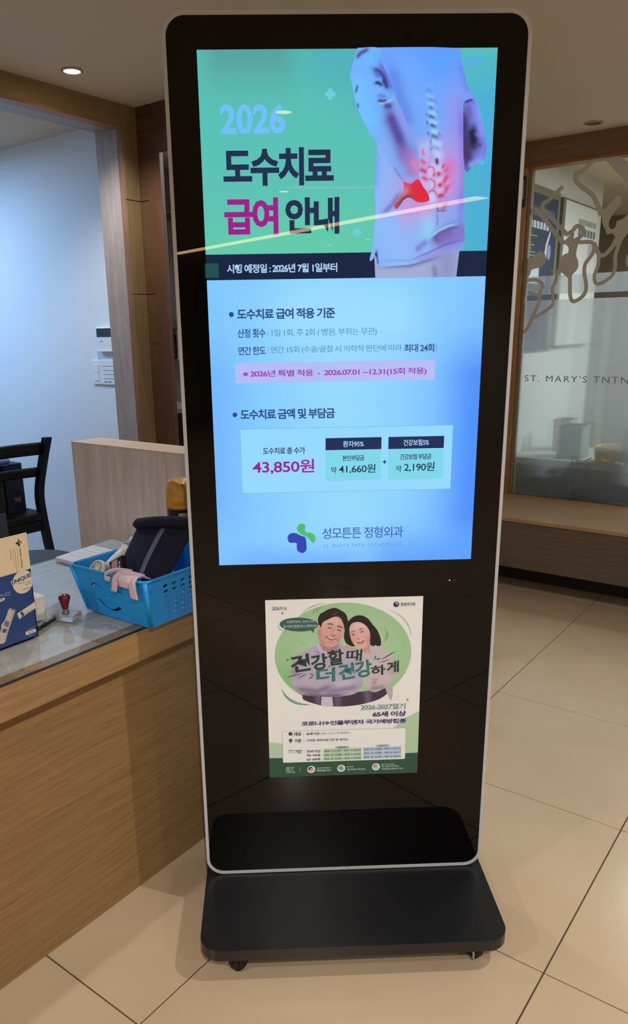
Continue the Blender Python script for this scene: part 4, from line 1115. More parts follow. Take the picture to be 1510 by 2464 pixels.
for (x, y) in ((1.336, 0.24), (3.3, -0.75), (5.2, -5.47), (5.15, -4.83), (2.6, -3.2), (-0.55, -2.7)):  # the last is unseen, added to brighten basket and end panel
    downlight(x, y, 'lit warm downlight in the hall ceiling behind the viewer', DOWNLIGHT_W * {1.336: 1.0, -0.55: 1.2}.get(x, 1.0), group='downlights of the hall behind the viewer')

# long warm ceiling lamp behind the viewer
t = thing('linear_lamp', 'long warm ceiling lamp mirrored as a stripe in the kiosk screen', 'ceiling light', (4.04, -4.78, H), math.radians(4.2))
box('lamp_housing', (-0.085, -2.30, -0.012), (0.085, 2.30, 0.0), M_TRIM, t, 0.002, 1, True)
box('diffuser', (-0.065, -2.28, -0.016), (0.065, 2.28, -0.012), glow('linear_diffuser', (255, 205, 130), 20.0), t, 0, 1, True)

# panel lamps of the side rooms, most of them added for light
def panel_lamp(x, y, sx, sy, label, watts, rgb, s):
    t = thing('panel_lamp', label, 'ceiling light', (x, y, H))
    box('lamp_frame', (x - sx / 2 - .02, y - sy / 2 - .02, H - 0.02), (x + sx / 2 + .02, y + sy / 2 + .02, H), plain('white_lamp_frame', (230, 230, 230), 0.4), t, 0.003, 1)
    box('diffuser', (x - sx / 2, y - sy / 2, H - 0.024), (x + sx / 2, y + sy / 2, H - 0.02), glow('cool_diffuser_' + label[:5], (225, 238, 255), s), t)
    ld = bpy.data.lights.new('panel_light', 'AREA')
    ld.shape = 'RECTANGLE'; ld.size = sx; ld.size_y = sy; ld.energy = watts; ld.color = rgb
    lo = bpy.data.objects.new('panel_light', ld); col.objects.link(lo); lo.parent = t; lo.location = (0, 0, -0.03)
panel_lamp(-3.35, 0.42, 0.9, 0.3, 'cool white panel lamp in the staff room', STAFF_W, COOL, 6)
panel_lamp(1.5, 4.3, 1.2, 0.3, 'cool white panel lamp in the glazed office', OFFICE_W, (0.72, 0.88, 1.0), 6)  # unseen lamp added in place of daylight from a side window

panel_lamp(0.45, 3.35, 0.6, 0.2, 'slim white lamp above the office counter', OFFICE_W * 0.25, (0.95, 0.97, 1.0), 5)  # unseen lamp added to light the basket and box fronts
panel_lamp(-1.30, 1.72, 0.4, 0.2, 'small white lamp in the room behind the doorway', 9.0, (1.0, 0.96, 0.92), 4)  # unseen lamp added to brighten the dark room

# green exit sign at the far end of the hall
t = thing('exit_sign', 'small green emergency exit sign at the far end of the hall', 'sign', (5.05, -7.5, 2.0))
M_ = Matrix.Translation((5.05, -7.5, 2.0)) @ Matrix.Rotation(math.radians(36), 4, 'Z') @ Matrix.Scale(0.7, 4)
box('sign_case', (-0.14, -0.02, 0.0), (0.14, 0.02, 0.28), plain('sign_case', (40, 60, 50), 0.4), t, 0.004, 1, False, M_)
box('sign_face', (-0.125, 0.02, 0.015), (0.125, 0.024, 0.265), glow('exit_green', (40, 200, 150), 5.0), t, 0, 2, False, M_)
box('sign_rod', (-0.005, -0.005, 0.28), (0.005, 0.005, 0.235 + 0.0), M_TRIM, t, 0, 2, False, M_)

# ================================================================== reception counter
M_CFRONT = wood('counter_front_veneer', (120, 93, 59), (155, 124, 84), 'Y', 0.42, 130, 7.0, 22)
M_CEDGE = wood('counter_edge_veneer', (136, 106, 68), (170, 138, 96), 'Y', 0.42, 150, 7.0, 22)
M_CTOP = wood('counter_top_laminate', (176, 172, 166), (208, 205, 200), 'Y', 0.5, 50, 4.0, 10)
M_CEND = wood('greyed_oak_laminate', (204, 188, 180), (238, 226, 218), 'Z', 0.5, 42, 5.0, 12)
CT = 0.69
def glass_top_mat():
    m = bpy.data.materials.new('table_glass')
    m.use_nodes = True
    N, L = m.node_tree.nodes, m.node_tree.links
    N.clear()
    out = N.new('ShaderNodeOutputMaterial')
    tr = N.new('ShaderNodeBsdfTransparent'); tr.inputs[0].default_value = (0.95, 0.97, 0.965, 1)
    gl = N.new('ShaderNodeBsdfGlossy'); gl.inputs['Roughness'].default_value = 0.02
    fr = front_fresnel(N, L, 1.5)
    mx = N.new('ShaderNodeMixShader')
    L.new(fr, mx.inputs[0]); L.new(tr.outputs[0], mx.inputs[1]); L.new(gl.outputs[0], mx.inputs[2])
    L.new(mx.outputs[0], out.inputs[0])
    return m
counter = thing('reception_counter', 'oak veneered reception counter with glass topped desk left of the kiosk', 'counter', (-0.70, -0.9, 0))
box('front_panel', (-0.470, -2.6, 0.0), (-0.436, 0.25, 0.612), M_CFRONT, counter, 0.001, 1)
box('carcass', (-0.96, -2.6, 0.02), (-0.470, 0.25, 0.60), plain('carcass_board', (120, 110, 100), 0.7), counter)
box('worktop', (-1.026, -2.6, 0.645), (-0.3905, 0.25, CT - 0.005), M_CTOP, counter, 0.001, 1)
box('edge_band', (-0.432, -2.6, 0.613), (-0.390, 0.25, CT - 0.0048), M_CEDGE, counter, 0.001, 1)
box('glass_top', (-1.020, -2.6, CT - 0.0045), (-0.391, 0.248, CT), glass_top_mat(), counter)
box('glass_edge', (-0.3915, -2.6, CT - 0.0052), (-0.3895, 0.248, CT - 0.0002), plain('glass_edge', (24, 44, 48), 0.15), counter)
endp = thing('counter_end_panel', 'upright greyed oak end panel closing the reception counter', 'panel', (-0.81, 0.308, 0))
box('panel_body', (-1.222, 0.2505, 0.0), (-0.405, 0.365, 0.9885), M_CEND, endp, 0.0012, 1)
box('panel_cap', (-1.2225, 0.2505, 0.9885), (-0.4045, 0.3655, 0.9895), wood('pale_cap', (196, 170, 146), (222, 198, 174), 'X'), endp)

# ---- blue carton with raised flap
M_BLUE = plain('carton_blue', (34, 66, 128), 0.45, var=0.06, bscale=6)
M_CREAM = plain('carton_cream', (228, 208, 174), 0.55)
M_NAVYC = plain('carton_navy', (36, 36, 56), 0.5)
carton = thing('blue_carton', 'open blue and cream medicine carton with round UNIQUE! seal at the counter edge', 'box', (-0.59, -0.49, CT))
XF = -0.5414
z0c, z1c = CT, 0.8430
bm = bmesh.new()
bx(bm, (XF - 0.085, -0.590, z0c), (XF, -0.3925, z0c + 0.002))
bx(bm, (XF - 0.002, -0.590, z0c), (XF, -0.3925, z1c))
bx(bm, (XF - 0.085, -0.590, z0c), (XF - 0.083, -0.3925, z1c))
bx(bm, (XF - 0.085, -0.3945, z0c), (XF, -0.3925, z1c))
bx(bm, (XF - 0.085, -0.590, z0c), (XF, -0.588, z1c))
obj('carton_body', bm, M_BLUE, carton)
box('front_flap', (XF - 0.004, -0.590, z1c - 0.002), (XF - 0.002, -0.3905, 0.9225), M_CREAM, carton, 0.0005, 1)
box('back_flap', (XF - 0.064, -0.590, z1c - 0.02), (XF - 0.062, -0.3950, 0.958), M_NAVYC, carton, 0.0005, 1)
cf = lambda u, v, k: (XF + k * 0.00008, u / 1000.0, v / 1000.0)
cflap = lambda u, v, k: (XF - 0.002 + k * 0.00008, u / 1000.0, v / 1000.0)
def cflat(name, pl, rgb, k, f=cf): return flat(name, pl, ink(rgb), carton, f, k, False)
CRM, DKB = (228, 208, 174), (44, 44, 66)
seal = [(-414.0,822.0),(-389.2,815.3)]
sr = (seal[1][0] - seal[0][0])
cflat('seal', [(min(p[0], -392.6), p[1]) for p in ellipse(seal[0][0], seal[0][1] - 2, sr, sr * 1.02, 40)], CRM, 1)
sc_ = [(-416.4,826.8)][0]
text('seal_outline', 'UNIQUE!', [(sc_[0] - 25.5, sc_[1] - 6.2), (sc_[0] + 25.5, sc_[1] + 6.2)], ink((222, 214, 204)), carton, cf, 2, 0.075, turn=math.radians(8), local=False)
text('seal_text', 'UNIQUE!', [(sc_[0] - 24.5, sc_[1] - 5.2), (sc_[0] + 24.5, sc_[1] + 5.2)], ink(DKB), carton, cf, 3, 0.03, turn=math.radians(8), local=False)
for pl in ([(-425.8,818.5),(-410.6,818.0)], [(-408.8,816.3),(-394.6,816.1)], [(-409.7,811.6),(-394.8,811.8)], [(-418.5,803.6),(-394.9,803.2)]):
    ribbon('seal_print', pl, 1.2, ink((130, 106, 96)), carton, cf, 3, False, cap=False)
text('carton_name', 'A MR', [(-473.0,807.1),(-445.5,805.9)], ink((214, 206, 196)), carton, cf, 2, 0.05, shear=0.25, local=False)
ribbon('carton_print', [(-470.6,804.1),(-445.5,800.8)], 0.8, ink((190, 190, 196)), carton, cf, 2, False, cap=False)
cflat('carton_tag', [(-475.6,797.9),(-460.9,798.6),(-461.2,793.0),(-476.5,791.5)], CRM, 1)
ribbon('carton_print', [(-473.1,795.8),(-464.4,795.6)], 1.6, ink((150, 110, 90)), carton, cf, 2, False, cap=False)
# pictured injector pen
cflat('pen_picture', [(-449.0,772.2),(-438.6,765.3),(-440.6,761.2),(-459.7,727.6),(-471.5,704.2),(-477.0,700.6),(-488.5,704.6),(-486.4,720.1),(-477.5,733.5),(-475.9,742.4),(-465.8,751.4),(-454.5,770.9)], (206, 190, 164), 1)
cflat('pen_picture_shade', [(-444.7,763.8),(-440.6,761.2),(-459.7,727.6),(-469.6,707.6),(-473.0,708.8),(-460.5,732.0)], (176, 160, 140), 2)
cflat('pen_picture_detail', [(-465.4,749.2),(-456.8,743.7),(-461.0,733.5),(-465.3,733.6),(-470.6,742.1)], (120, 118, 112), 3)
cflat('pen_picture_detail', [(-473.2,733.4),(-463.8,729.0),(-468.7,721.7),(-476.3,726.3)], (84, 92, 104), 3)
cflat('pen_picture_cap', [(-449.0,772.2),(-438.6,765.3),(-440.0,763.0),(-451.9,768.7)], (110, 110, 130), 3)
cflat('count_strip', [(-436.9,755.2),(-391.2,768.6),(-390.7,754.2),(-433.3,741.8)], CRM, 1)
text('count_text', '5', [(-428.8,745.1),(-420.6,756.4)], ink((34, 32, 40)), carton, cf, 2, 0.05, turn=math.radians(18), local=False)
for pl in ([(-419.8,751.3),(-409.7,753.7)], [(-419.9,747.9),(-407.1,750.9)], [(-407.7,752.4),(-399.0,755.3)]):
    ribbon('count_print', pl, 0.8, ink((110, 84, 76)), carton, cf, 2, False, cap=False)
cflat('small_label', [(-422.3,709.1),(-397.0,708.4),(-396.9,701.3),(-422.6,701.1)], CRM, 1)
ribbon('small_label_print', [(-416.8,705.1),(-402.4,704.6)], 1.4, ink((140, 110, 96)), carton, cf, 2, False, cap=False)
ribbon('carton_print', [(-418.2,711.9),(-400.7,712.1)], 1.6, ink((130, 138, 164)), carton, cf, 2, False, cap=False)
ribbon('carton_print', [(-416.7,697.3),(-402.7,696.9)], 1.6, ink((130, 138, 164)), carton, cf, 2, False, cap=False)
lgc = [(-411.7,905.3)][0]
clinic_logo(carton, cflap, 2, (lgc[0], lgc[1]), 7.2, False, (104, 96, 50), (44, 44, 78), ink)
for pl, w in (([(-410.6,893.7),(-410.3,885.9),(-410.9,874.0)], 3.2), ([(-410.9,871.0),(-410.5,861.3),(-411.0,849.9)], 3.2), ([(-417.1,894.1),(-418.1,851.7)], 0.7), ([(-423.0,893.7),(-423.9,842.9)], 1.0), ([(-427.2,894.1),(-427.6,854.7)], 0.9), ([(-432.6,894.8),(-433.8,871.9)], 1.3)):
    ribbon('flap_print', pl, w * 0.8, ink((146, 116, 90)), carton, cflap, 2, False, cap=False)

# ---- small white box, stamp, pen
wbx = thing('small_white_box', 'small white cardboard box just behind the blue carton', 'box', (-0.65, -0.34, CT))
box('box_body', (-0.690, -0.385, CT), (-0.617, -0.3165, 0.741), plain('white_card', (226, 222, 216), 0.6), wbx, 0.001, 1)
box('box_lid', (-0.691, -0.386, 0.741), (-0.616, -0.3155, 0.747), plain('white_card', (226, 222, 216), 0.6), wbx, 0.001, 1)

st = thing('rubber_stamp', 'rubber stamp with dark red knob standing on a clear block', 'stamp', (-0.575, -0.293, CT))
bm = bmesh.new()
lathe(bm, [(0.006, 0.026), (0.0075, 0.028), (0.0085, 0.034), (0.0115, 0.044), (0.0135, 0.051), (0.0130, 0.056), (0.0095, 0.0595), (0.0, 0.0605)], 24)
obj('knob', bm, plain('dark_red_lacquer', (116, 14, 26), 0.22, spec=0.6), st, True, True)
bm = bmesh.new()
lathe(bm, [(0.009, 0.014), (0.008, 0.016), (0.006, 0.027)], 20)
obj('neck', bm, plain('grey_neck', (120, 108, 98), 0.5), st, True, True)
acr = bpy.data.materials.new('clear_acrylic'); acr.use_nodes = True
b_a = acr.node_tree.nodes['Principled BSDF']
b_a.inputs['Base Color'].default_value = (0.86, 0.86, 0.86, 1); b_a.inputs['Transmission Weight'].default_value = 0.75
b_a.inputs['Roughness'].default_value = 0.12; b_a.inputs['IOR'].default_value = 1.3
box('clear_block', (-0.026, -0.016, 0.0), (0.026, 0.026, 0.014), acr, st, 0.0015, 1, True, Matrix.Rotation(0.35, 4, 'Z'))
box('block_guard', (-0.034, -0.030, 0.0), (-0.032, 0.045, 0.030), acr, st, 0.0005, 1, True, Matrix.Rotation(0.35, 4, 'Z'))
pen = thing('ballpoint_pen', 'black pen lying beside the red knobbed stamp', 'pen', (-0.580, -0.345, CT))
bm = bmesh.new()
a, b = Vector((-0.562, -0.380, CT + 0.0055)), Vector((-0.596, -0.300, CT + 0.0055))
tube(bm, [a, a + (b - a) * .06, a + (b - a) * .8, b], [0.003, 0.0052, 0.0052, 0.0046], 12)
obj('barrel', bm, plain('pen_black', (22, 20, 22), 0.3), pen, False, True)
bm = bmesh.new()
tube(bm, [b, b + (b - a) * .10], [0.004, 0.001], 10)
obj('tip', bm, M_STEEL, pen, False, True)
bm = bmesh.new()
tube(bm, [a + (b - a) * .05 + Vector((0, 0, .006)), a + (b - a) * .4 + Vector((0, 0, .006))], 0.0012, 8)
obj('clip', bm, M_STEEL, pen, False, True)

# ---- note pad by the end panel
pad = thing('note_pad', 'white spiral note pad lying by the grey end panel', 'notepad', (-0.96, 0.11, CT))
pad_pts = [(-0.997, -0.011), (-0.900, -0.013), (-0.885, 0.215), (-1.018, 0.215)]
def slab(bm, pts, z0, z1):
    lo = [bm.verts.new((x, y, z0)) for x, y in pts]; hi = [bm.verts.new((x, y, z1)) for x, y in pts]
    bm.faces.new(list(reversed(lo))); bm.faces.new(hi)
    for i in range(len(pts)):
        j = (i + 1) % len(pts); bm.faces.new((lo[i], lo[j], hi[j], hi[i]))
bm = bmesh.new(); slab(bm, pad_pts, CT, CT + 0.010)
obj('page_block', bm, plain('page_edges', (202, 206, 226), 0.7, bump=0.3, bscale=600), pad)
bm = bmesh.new(); slab(bm, [(x * 1.0, y) for x, y in pad_pts], CT + 0.010, CT + 0.0106)
obj('top_page', bm, plain('page_white', (236, 237, 242), 0.7), pad)
for k in range(6):
    y0 = 0.03 + 0.028 * k
    box('page_line', (-0.985, y0, CT + 0.0106), (-0.93 + 0.02 * (k % 2), y0 + 0.002, CT + 0.0108), plain('pencil_grey', (196, 198, 206), 0.8), pad)

# ---- blue basket with a smiling cut-out
M_BASKET = plain('sky_blue_plastic', (14, 150, 236), 0.35, spec=0.45)
bk = thing('plastic_basket', 'sky blue plastic basket with smiling face cut-out on the counter', 'basket', (-0.48, -0.06, CT))
B0 = [(-0.581, -0.222), (-0.368, -0.222), (-0.368, 0.105), (-0.581, 0.105)]     # floor
B1 = [(-0.602, -0.246), (-0.352, -0.246), (-0.352, 0.128), (-0.602, 0.128)]     # rim
ZK0, ZK1 = CT + 0.001, 0.806
def side_fn(i):
    j = (i + 1) % 4
    a0, b0, a1, b1 = Vector((*B0[i], ZK0)), Vector((*B0[j], ZK0)), Vector((*B1[i], ZK1)), Vector((*B1[j], ZK1))
    nrm = ((b0 - a0).cross(a1 - a0)).normalized()
    def f(u, v, w):
        p = (a0 * (1 - u) + b0 * u) * (1 - v) + (a1 * (1 - u) + b1 * u) * v
        return p + nrm * w
    return f
def arc_slot(pl, w):
    P = smoothline(pl, 5); n = len(P); L_, R_ = [], []
    for i, p in enumerate(P):
        d = (P[min(n - 1, i + 1)] - P[max(0, i - 1)]).normalized(); nn = Vector((-d.y, d.x)) * (w / 2)
        L_.append(tuple(p + nn)); R_.append(tuple(p - nn))
    return L_ + R_[::-1]
smile = [arc_slot([(.24, .34), (.34, .20), (.46, .17), (.57, .27)], .045),
         arc_slot([(.215, .60), (.26, .705), (.275, .715), (.35, .60)], .035),
         arc_slot([(.50, .60), (.545, .705), (.56, .715), (.63, .60)], .035),
         arc_slot([(.385, .43), (.40, .44), (.425, .43)], .035)]
bm = bmesh.new()
plate(bm, [(0, 0), (1, 0), (1, 1), (0, 1)], smile, 0.0022, lambda u, v, w: side_fn(0)(u, v, -w + 0.0))
obj('front_wall', bm, M_BASKET, bk)
holes = []
for c in range(11):
    for r in range(6):
        holes.append(ellipse(0.16 + c * 0.073, 0.20 + r * 0.118, 0.020, 0.040, 12))
for i, nm in ((1, 'side_wall'), (3, 'side_wall')):
    bm = bmesh.new()
    plate(bm, [(0, 0), (1, 0), (1, 1), (0, 1)], holes, 0.0022, (lambda i: lambda u, v, w: side_fn(i)(u, v, -w))(i))
    obj(nm, bm, M_BASKET, bk)
bm = bmesh.new()
plate(bm, [(0, 0), (1, 0), (1, 1), (0, 1)], smile, 0.0022, lambda u, v, w: side_fn(2)(u, v, -w))
obj('back_wall', bm, M_BASKET, bk)
bm = bmesh.new(); slab(bm, B0, CT, CT + 0.003)
obj('basket_floor', bm, M_BASKET, bk)
bm = bmesh.new()
rp = []
for (x, y), (sx, sy) in zip(B1, ((-1, -1), (1, -1), (1, 1), (-1, 1))):
    for k in range(7):
        a = math.radians({(-1, -1): 180, (1, -1): 270, (1, 1): 0, (-1, 1): 90}[(sx, sy)] + 15 * k)
        rp.append((x - sx * 0.014 + 0.016 * math.cos(a), y - sy * 0.014 + 0.016 * math.sin(a), ZK1))
tube(bm, rp + rp[:1], 0.0034, 8)
obj('rim', bm, M_BASKET, bk, False, True)
for i in range(4):      # rounded upright corners
    bm = bmesh.new()
    tube(bm, [(*B0[i], ZK0 + 0.004), (*B1[i], ZK1)], 0.0055, 10)
    obj('corner_post', bm, M_BASKET, bk, False, True)
for xx in (-0.352 - 0.012,):
    bm = bmesh.new()
    f1 = side_fn(1)
    plate(bm, [(.02, .78), (.12, .78), (.12, .96), (.02, .96)], [], 0.0025, lambda u, v, w: f1(u, v, w))
    obj('corner_tab', bm, M_BASKET, bk)

# ---- navy padded brace standing in the basket
M_NAVYCLOTH = plain('navy_cloth', (30, 31, 50), 0.85, bump=0.4, bscale=500, spec=0.2)
br = thing('padded_brace', 'navy padded brace with grey stripe and rolled edge standing in the blue basket', 'brace', (-0.46, -0.10, CT + 0.004))
def curved_slab(bm, fn_, nu, nv, th):
    """thick cloth sheet: fn_(u, v) -> point"""
    F = [[fn_(i / nu, j / nv) for j in range(nv + 1)] for i in range(nu + 1)]
    def nrm(i, j):
        du = F[min(nu, i + 1)][j] - F[max(0, i - 1)][j]; dv = F[i][min(nv, j + 1)] - F[i][max(0, j - 1)]
        return du.cross(dv).normalized()
    A = [[bm.verts.new(F[i][j] + nrm(i, j) * th / 2) for j in range(nv + 1)] for i in range(nu + 1)]
    B = [[bm.verts.new(F[i][j] - nrm(i, j) * th / 2) for j in range(nv + 1)] for i in range(nu + 1)]
    for i in range(nu):
        for j in range(nv):
            bm.faces.new((A[i][j], A[i + 1][j], A[i + 1][j + 1], A[i][j + 1]))
            bm.faces.new((B[i][j], B[i][j + 1], B[i + 1][j + 1], B[i + 1][j]))
    for i in range(nu):
        bm.faces.new((A[i][0], B[i][0], B[i + 1][0], A[i + 1][0])); bm.faces.new((A[i][nv], A[i + 1][nv], B[i + 1][nv], B[i][nv]))
    for j in range(nv):
        bm.faces.new((A[0][j], A[0][j + 1], B[0][j + 1], B[0][j])); bm.faces.new((A[nu][j], B[nu][j], B[nu][j + 1], A[nu][j + 1]))
    bmesh.ops.recalc_face_normals(bm, faces=bm.faces)
P00, P10, P01, P11 = Vector((-0.512, -0.206, 0.697)), Vector((-0.384, -0.198, 0.697)), Vector((-0.553, -0.075, 0.866)), Vector((-0.372, -0.060, 0.890))
def brace_fn(u, v):
    p = (P00 * (1 - u) + P10 * u) * (1 - v) + (P01 * (1 - u) + P11 * u) * v
    return p + Vector((0, -0.018 * math.sin(math.pi * v) - 0.010 * math.sin(math.pi * u), 0.006 * math.sin(math.pi * u)))
bm = bmesh.new(); curved_slab(bm, brace_fn, 16, 16, 0.006)
obj('brace_panel', bm, M_NAVYCLOTH, br, False, True)
bm = bmesh.new()
tube(bm, [brace_fn(u, 1.0) + Vector((0, -0.004, 0.008)) for u in np.linspace(-0.06, 1.0, 12)], [0.006] + [0.0145] * 10 + [0.012], 14)
obj('rolled_edge', bm, M_NAVYCLOTH, br, False, True)
bm = bmesh.new()
curved_slab(bm, lambda u, v: brace_fn(0.50 + 0.085 * u, 0.12 + 0.84 * v) + Vector((0, -0.0038, 0.0015)), 3, 14, 0.001)
obj('grey_stripe', bm, plain('grey_stripe', (92, 104, 130), 0.8), br, False, True)

# ---- handheld fan in the basket
fan = thing('handheld_fan', 'white handheld fan with slatted grille lying in the blue basket', 'fan', (-0.575, -0.16, CT + 0.02))
M_FANW = plain('fan_white', (226, 230, 236), 0.4)
a, b = Vector((-0.560, -0.175, 0.782)), Vector((-0.556, -0.085, 0.832))
bm = bmesh.new(); tube(bm, [a, a + (b - a) * .05, a + (b - a) * .72], [0.012, 0.0155, 0.0162], 18)
obj('handle', bm, M_FANW, fan, False, True)
bm = bmesh.new(); tube(bm, [a + (b - a) * .72, a + (b - a) * .86], 0.0164, 18)
obj('handle_ring', bm, plain('fan_grey', (146, 150, 164), 0.5), fan, False, True)
bm = bmesh.new(); tube(bm, [a + (b - a) * .86, b, b + (b - a) * .06], [0.0162, 0.0155, 0.010], 18)
obj('handle_cap', bm, M_FANW, fan, False, True)
MH = Matrix.Translation((-0.5675, -0.198, 0.786)) @ Matrix.Rotation(math.radians(52), 4, 'X') @ Matrix.Rotation(math.radians(18), 4, 'Z')
bm = bmesh.new(); lathe(bm, [(0.0195, -0.008), (0.024, -0.006), (0.0245, 0.0), (0.023, 0.006), (0.0195, 0.0075), (0.0195, 0.006)], 32, MH, False)
obj('head_ring', bm, plain('fan_cream', (232, 224, 208), 0.4), fan, False, True)
bm = bmesh.new(); lathe(bm, [(0.0, -0.004), (0.020, -0.004)], 28, MH, False)
obj('head_back', bm, plain('fan_inside', (120, 104, 84), 0.6), fan)
bm = bmesh.new(); lathe(bm, [(0.0, 0.0065), (0.0055, 0.006), (0.006, 0.002)], 20, MH, False)
obj('grille_hub', bm, plain('fan_cream', (232, 224, 208), 0.4), fan, False, True)
for k in range(22):
    bm = bmesh.new()
    bx(bm, (0.004, -0.0008, 0.003), (0.021, 0.0008, 0.0055), M=MH @ Matrix.Rotation(2 * math.pi * k / 22, 4, 'Z'))
    obj('grille_slat', bm, plain('fan_cream', (232, 224, 208), 0.4), fan)

# ---- black packet with pink picture
pk = thing('black_packet', 'small black packet with pink picture leaning beside the handheld fan', 'packet', (-0.51, -0.19, CT + 0.03))
MP = Matrix.Translation((-0.482, -0.206, 0.782)) @ Matrix.Rotation(math.radians(-28), 4, 'Y') @ Matrix.Rotation(math.radians(-24), 4, 'X')
box('packet_body', (-0.032, -0.006, -0.030), (0.022, 0.006, 0.050), plain('packet_black', (22, 20, 24), 0.25), pk, 0.002, 2, False, MP)
pkf = lambda u, v, k: tuple(MP @ Vector((u / 1000, -0.0061 - k * 0.0001, v / 1000)))
flat('packet_picture', roundrect(-20, -20, 4, 46, 3, 4), ink((206, 150, 140)), pk, pkf, 1, False)
flat('packet_picture_lips', ellipse(-9, 12, 6, 18, 24, -0.25), ink((150, 50, 62)), pk, pkf, 2, False)
flat('packet_picture_shine', ellipse(-7, 8, 2, 9, 20, -0.25), ink((216, 120, 126)), pk, pkf, 3, False)
for v0 in (-14, -5, 4, 13, 22, 31):
    flat('packet_print', roundrect(9, v0, 15, v0 + 6.5, 2, 3), ink((206, 204, 200)), pk, pkf, 1, False)
flat('packet_window', roundrect(-31, -26, -21.5, 40, 2, 3), plain('packet_foil', (120, 128, 150), 0.2, 0.4), pk, pkf, 1, False)

# ---- pink strap hung over the rim
cl = thing('pink_strap', 'pale pink cloth strap draped over the front rim of the blue basket', 'strap', (-0.42, -0.25, 0.75))
M_PINK = plain('pale_pink_cloth', (212, 192, 204), 0.9, bump=0.4, bscale=300, var=0.06)
def strap(name, path, w, th=0.0035, side=Vector((1, 0, 0))):
    P = smoothline(path, 5)
    n = len(P)
    def f(u, v):
        i = min(n - 1, int(round(v * (n - 1)))); return P[i] + side * (u - 0.5) * w
    bm = bmesh.new(); curved_slab(bm, f, 4, n - 1, th)
    return obj(name, bm, M_PINK, cl, False, True)
strap('strap_tail', [(-0.388, -0.205, 0.800), (-0.386, -0.238, 0.8145), (-0.3835, -0.2545, 0.806), (-0.382, -0.2540, 0.785), (-0.3815, -0.2520, 0.766)], 0.022)
strap('strap_tail', [(-0.430, -0.205, 0.800), (-0.432, -0.238, 0.8145), (-0.436, -0.2545, 0.804), (-0.441, -0.2540, 0.786), (-0.447, -0.2525, 0.772)], 0.018)
strap('strap_web', [(-0.410, -0.205, 0.802), (-0.410, -0.240, 0.8150), (-0.409, -0.2550, 0.806), (-0.408, -0.2545, 0.796), (-0.407, -0.2535, 0.788)], 0.040)
strap('strap_loop', [(-0.425, -0.215, 0.810), (-0.448, -0.238, 0.8165), (-0.466, -0.2530, 0.810), (-0.468, -0.2560, 0.800), (-0.452, -0.2560, 0.7995)], 0.014, 0.0035, Vector((0.4, -0.2, 0.8)))
strap('strap_fold', [(-0.375, -0.230, 0.813), (-0.40, -0.236, 0.8165), (-0.425, -0.236, 0.8165), (-0.445, -0.232, 0.814)], 0.016, 0.004, Vector((0, 1, 0)))

# ---- spray can and the bottle next to it
can = thing('spray_can', 'dark spray can with ochre yellow cap behind the blue basket', 'can', (-0.640, 0.165, CT))
r = 0.0445
bm = bmesh.new(); lathe(bm, [(r * .94, 0), (r, 0.004), (r, 0.170), (r * .96, 0.177)], 32)
obj('can_body', bm, plain('maroon_tin', (48, 16, 22), 0.25, 0.3), can, True, True)
bm = bmesh.new()
n = 32
prof = [(r * 1.02, 0.172), (r * 1.03, 0.184), (r * 1.0, 0.210), (r * .92, 0.232), (r * .80, 0.245), (r * .62, 0.249), (r * .40, 0.243), (0.0, 0.240)]
lathe(bm, prof, n)
for v in bm.verts:       # thumb scoop toward the viewer
    d = Vector((v.co.x, v.co.y)).dot(Vector((0.72, -0.69)))
    if d > 0.012 and v.co.z > 0.205:
        v.co.z -= min(0.030, (d - 0.012) * 1.2); v.co.x *= 0.88; v.co.y *= 0.88
obj('spray_cap', bm, plain('ochre_plastic', (206, 146, 26), 0.4), can, True, True)
bm = bmesh.new(); lathe(bm, [(0.0045, 0.214), (0.0045, 0.236), (0.003, 0.239)], 14, Matrix.Translation((0.014, -0.014, 0)))
obj('nozzle', bm, plain('nozzle_yellow', (168, 104, 10), 0.4), can, True, True)
bm = bmesh.new()
for k in range(8):
    a0, a1 = math.radians(-62 + 11 * k), math.radians(-62 + 11 * (k + 1))
    vs = [bm.verts.new((1.004 * r * math.cos(t), 1.004 * r * math.sin(t), z)) for t, z in ((a0, .130), (a1, .130), (a1, .163), (a0, .163))]
    bm.faces.new(vs)
bmesh.ops.remove_doubles(bm, verts=bm.verts, dist=1e-5)
obj('can_label', bm, plain('olive_label', (168, 170, 92), 0.5), can, True)
bt = thing('pump_bottle', 'black bottle with red and white label half hidden behind the kiosk edge', 'bottle', (-0.562, 0.185, CT))
bm = bmesh.new(); lathe(bm, [(0.030, 0), (0.032, 0.004), (0.032, 0.19), (0.026, 0.215), (0.012, 0.235), (0.012, 0.262)], 28)
obj('bottle_body', bm, plain('bottle_black', (20, 14, 18), 0.25), bt, True, True)
for z0, z1, rgb in ((0.148, 0.168, (170, 30, 52)), (0.130, 0.147, (214, 214, 220))):
    bm = bmesh.new(); lathe(bm, [(0.0323, z0), (0.0323, z1)], 28, None, False)
    obj('label_band', bm, plain('label_%d' % rgb[1], rgb, 0.5), bt, True, True)

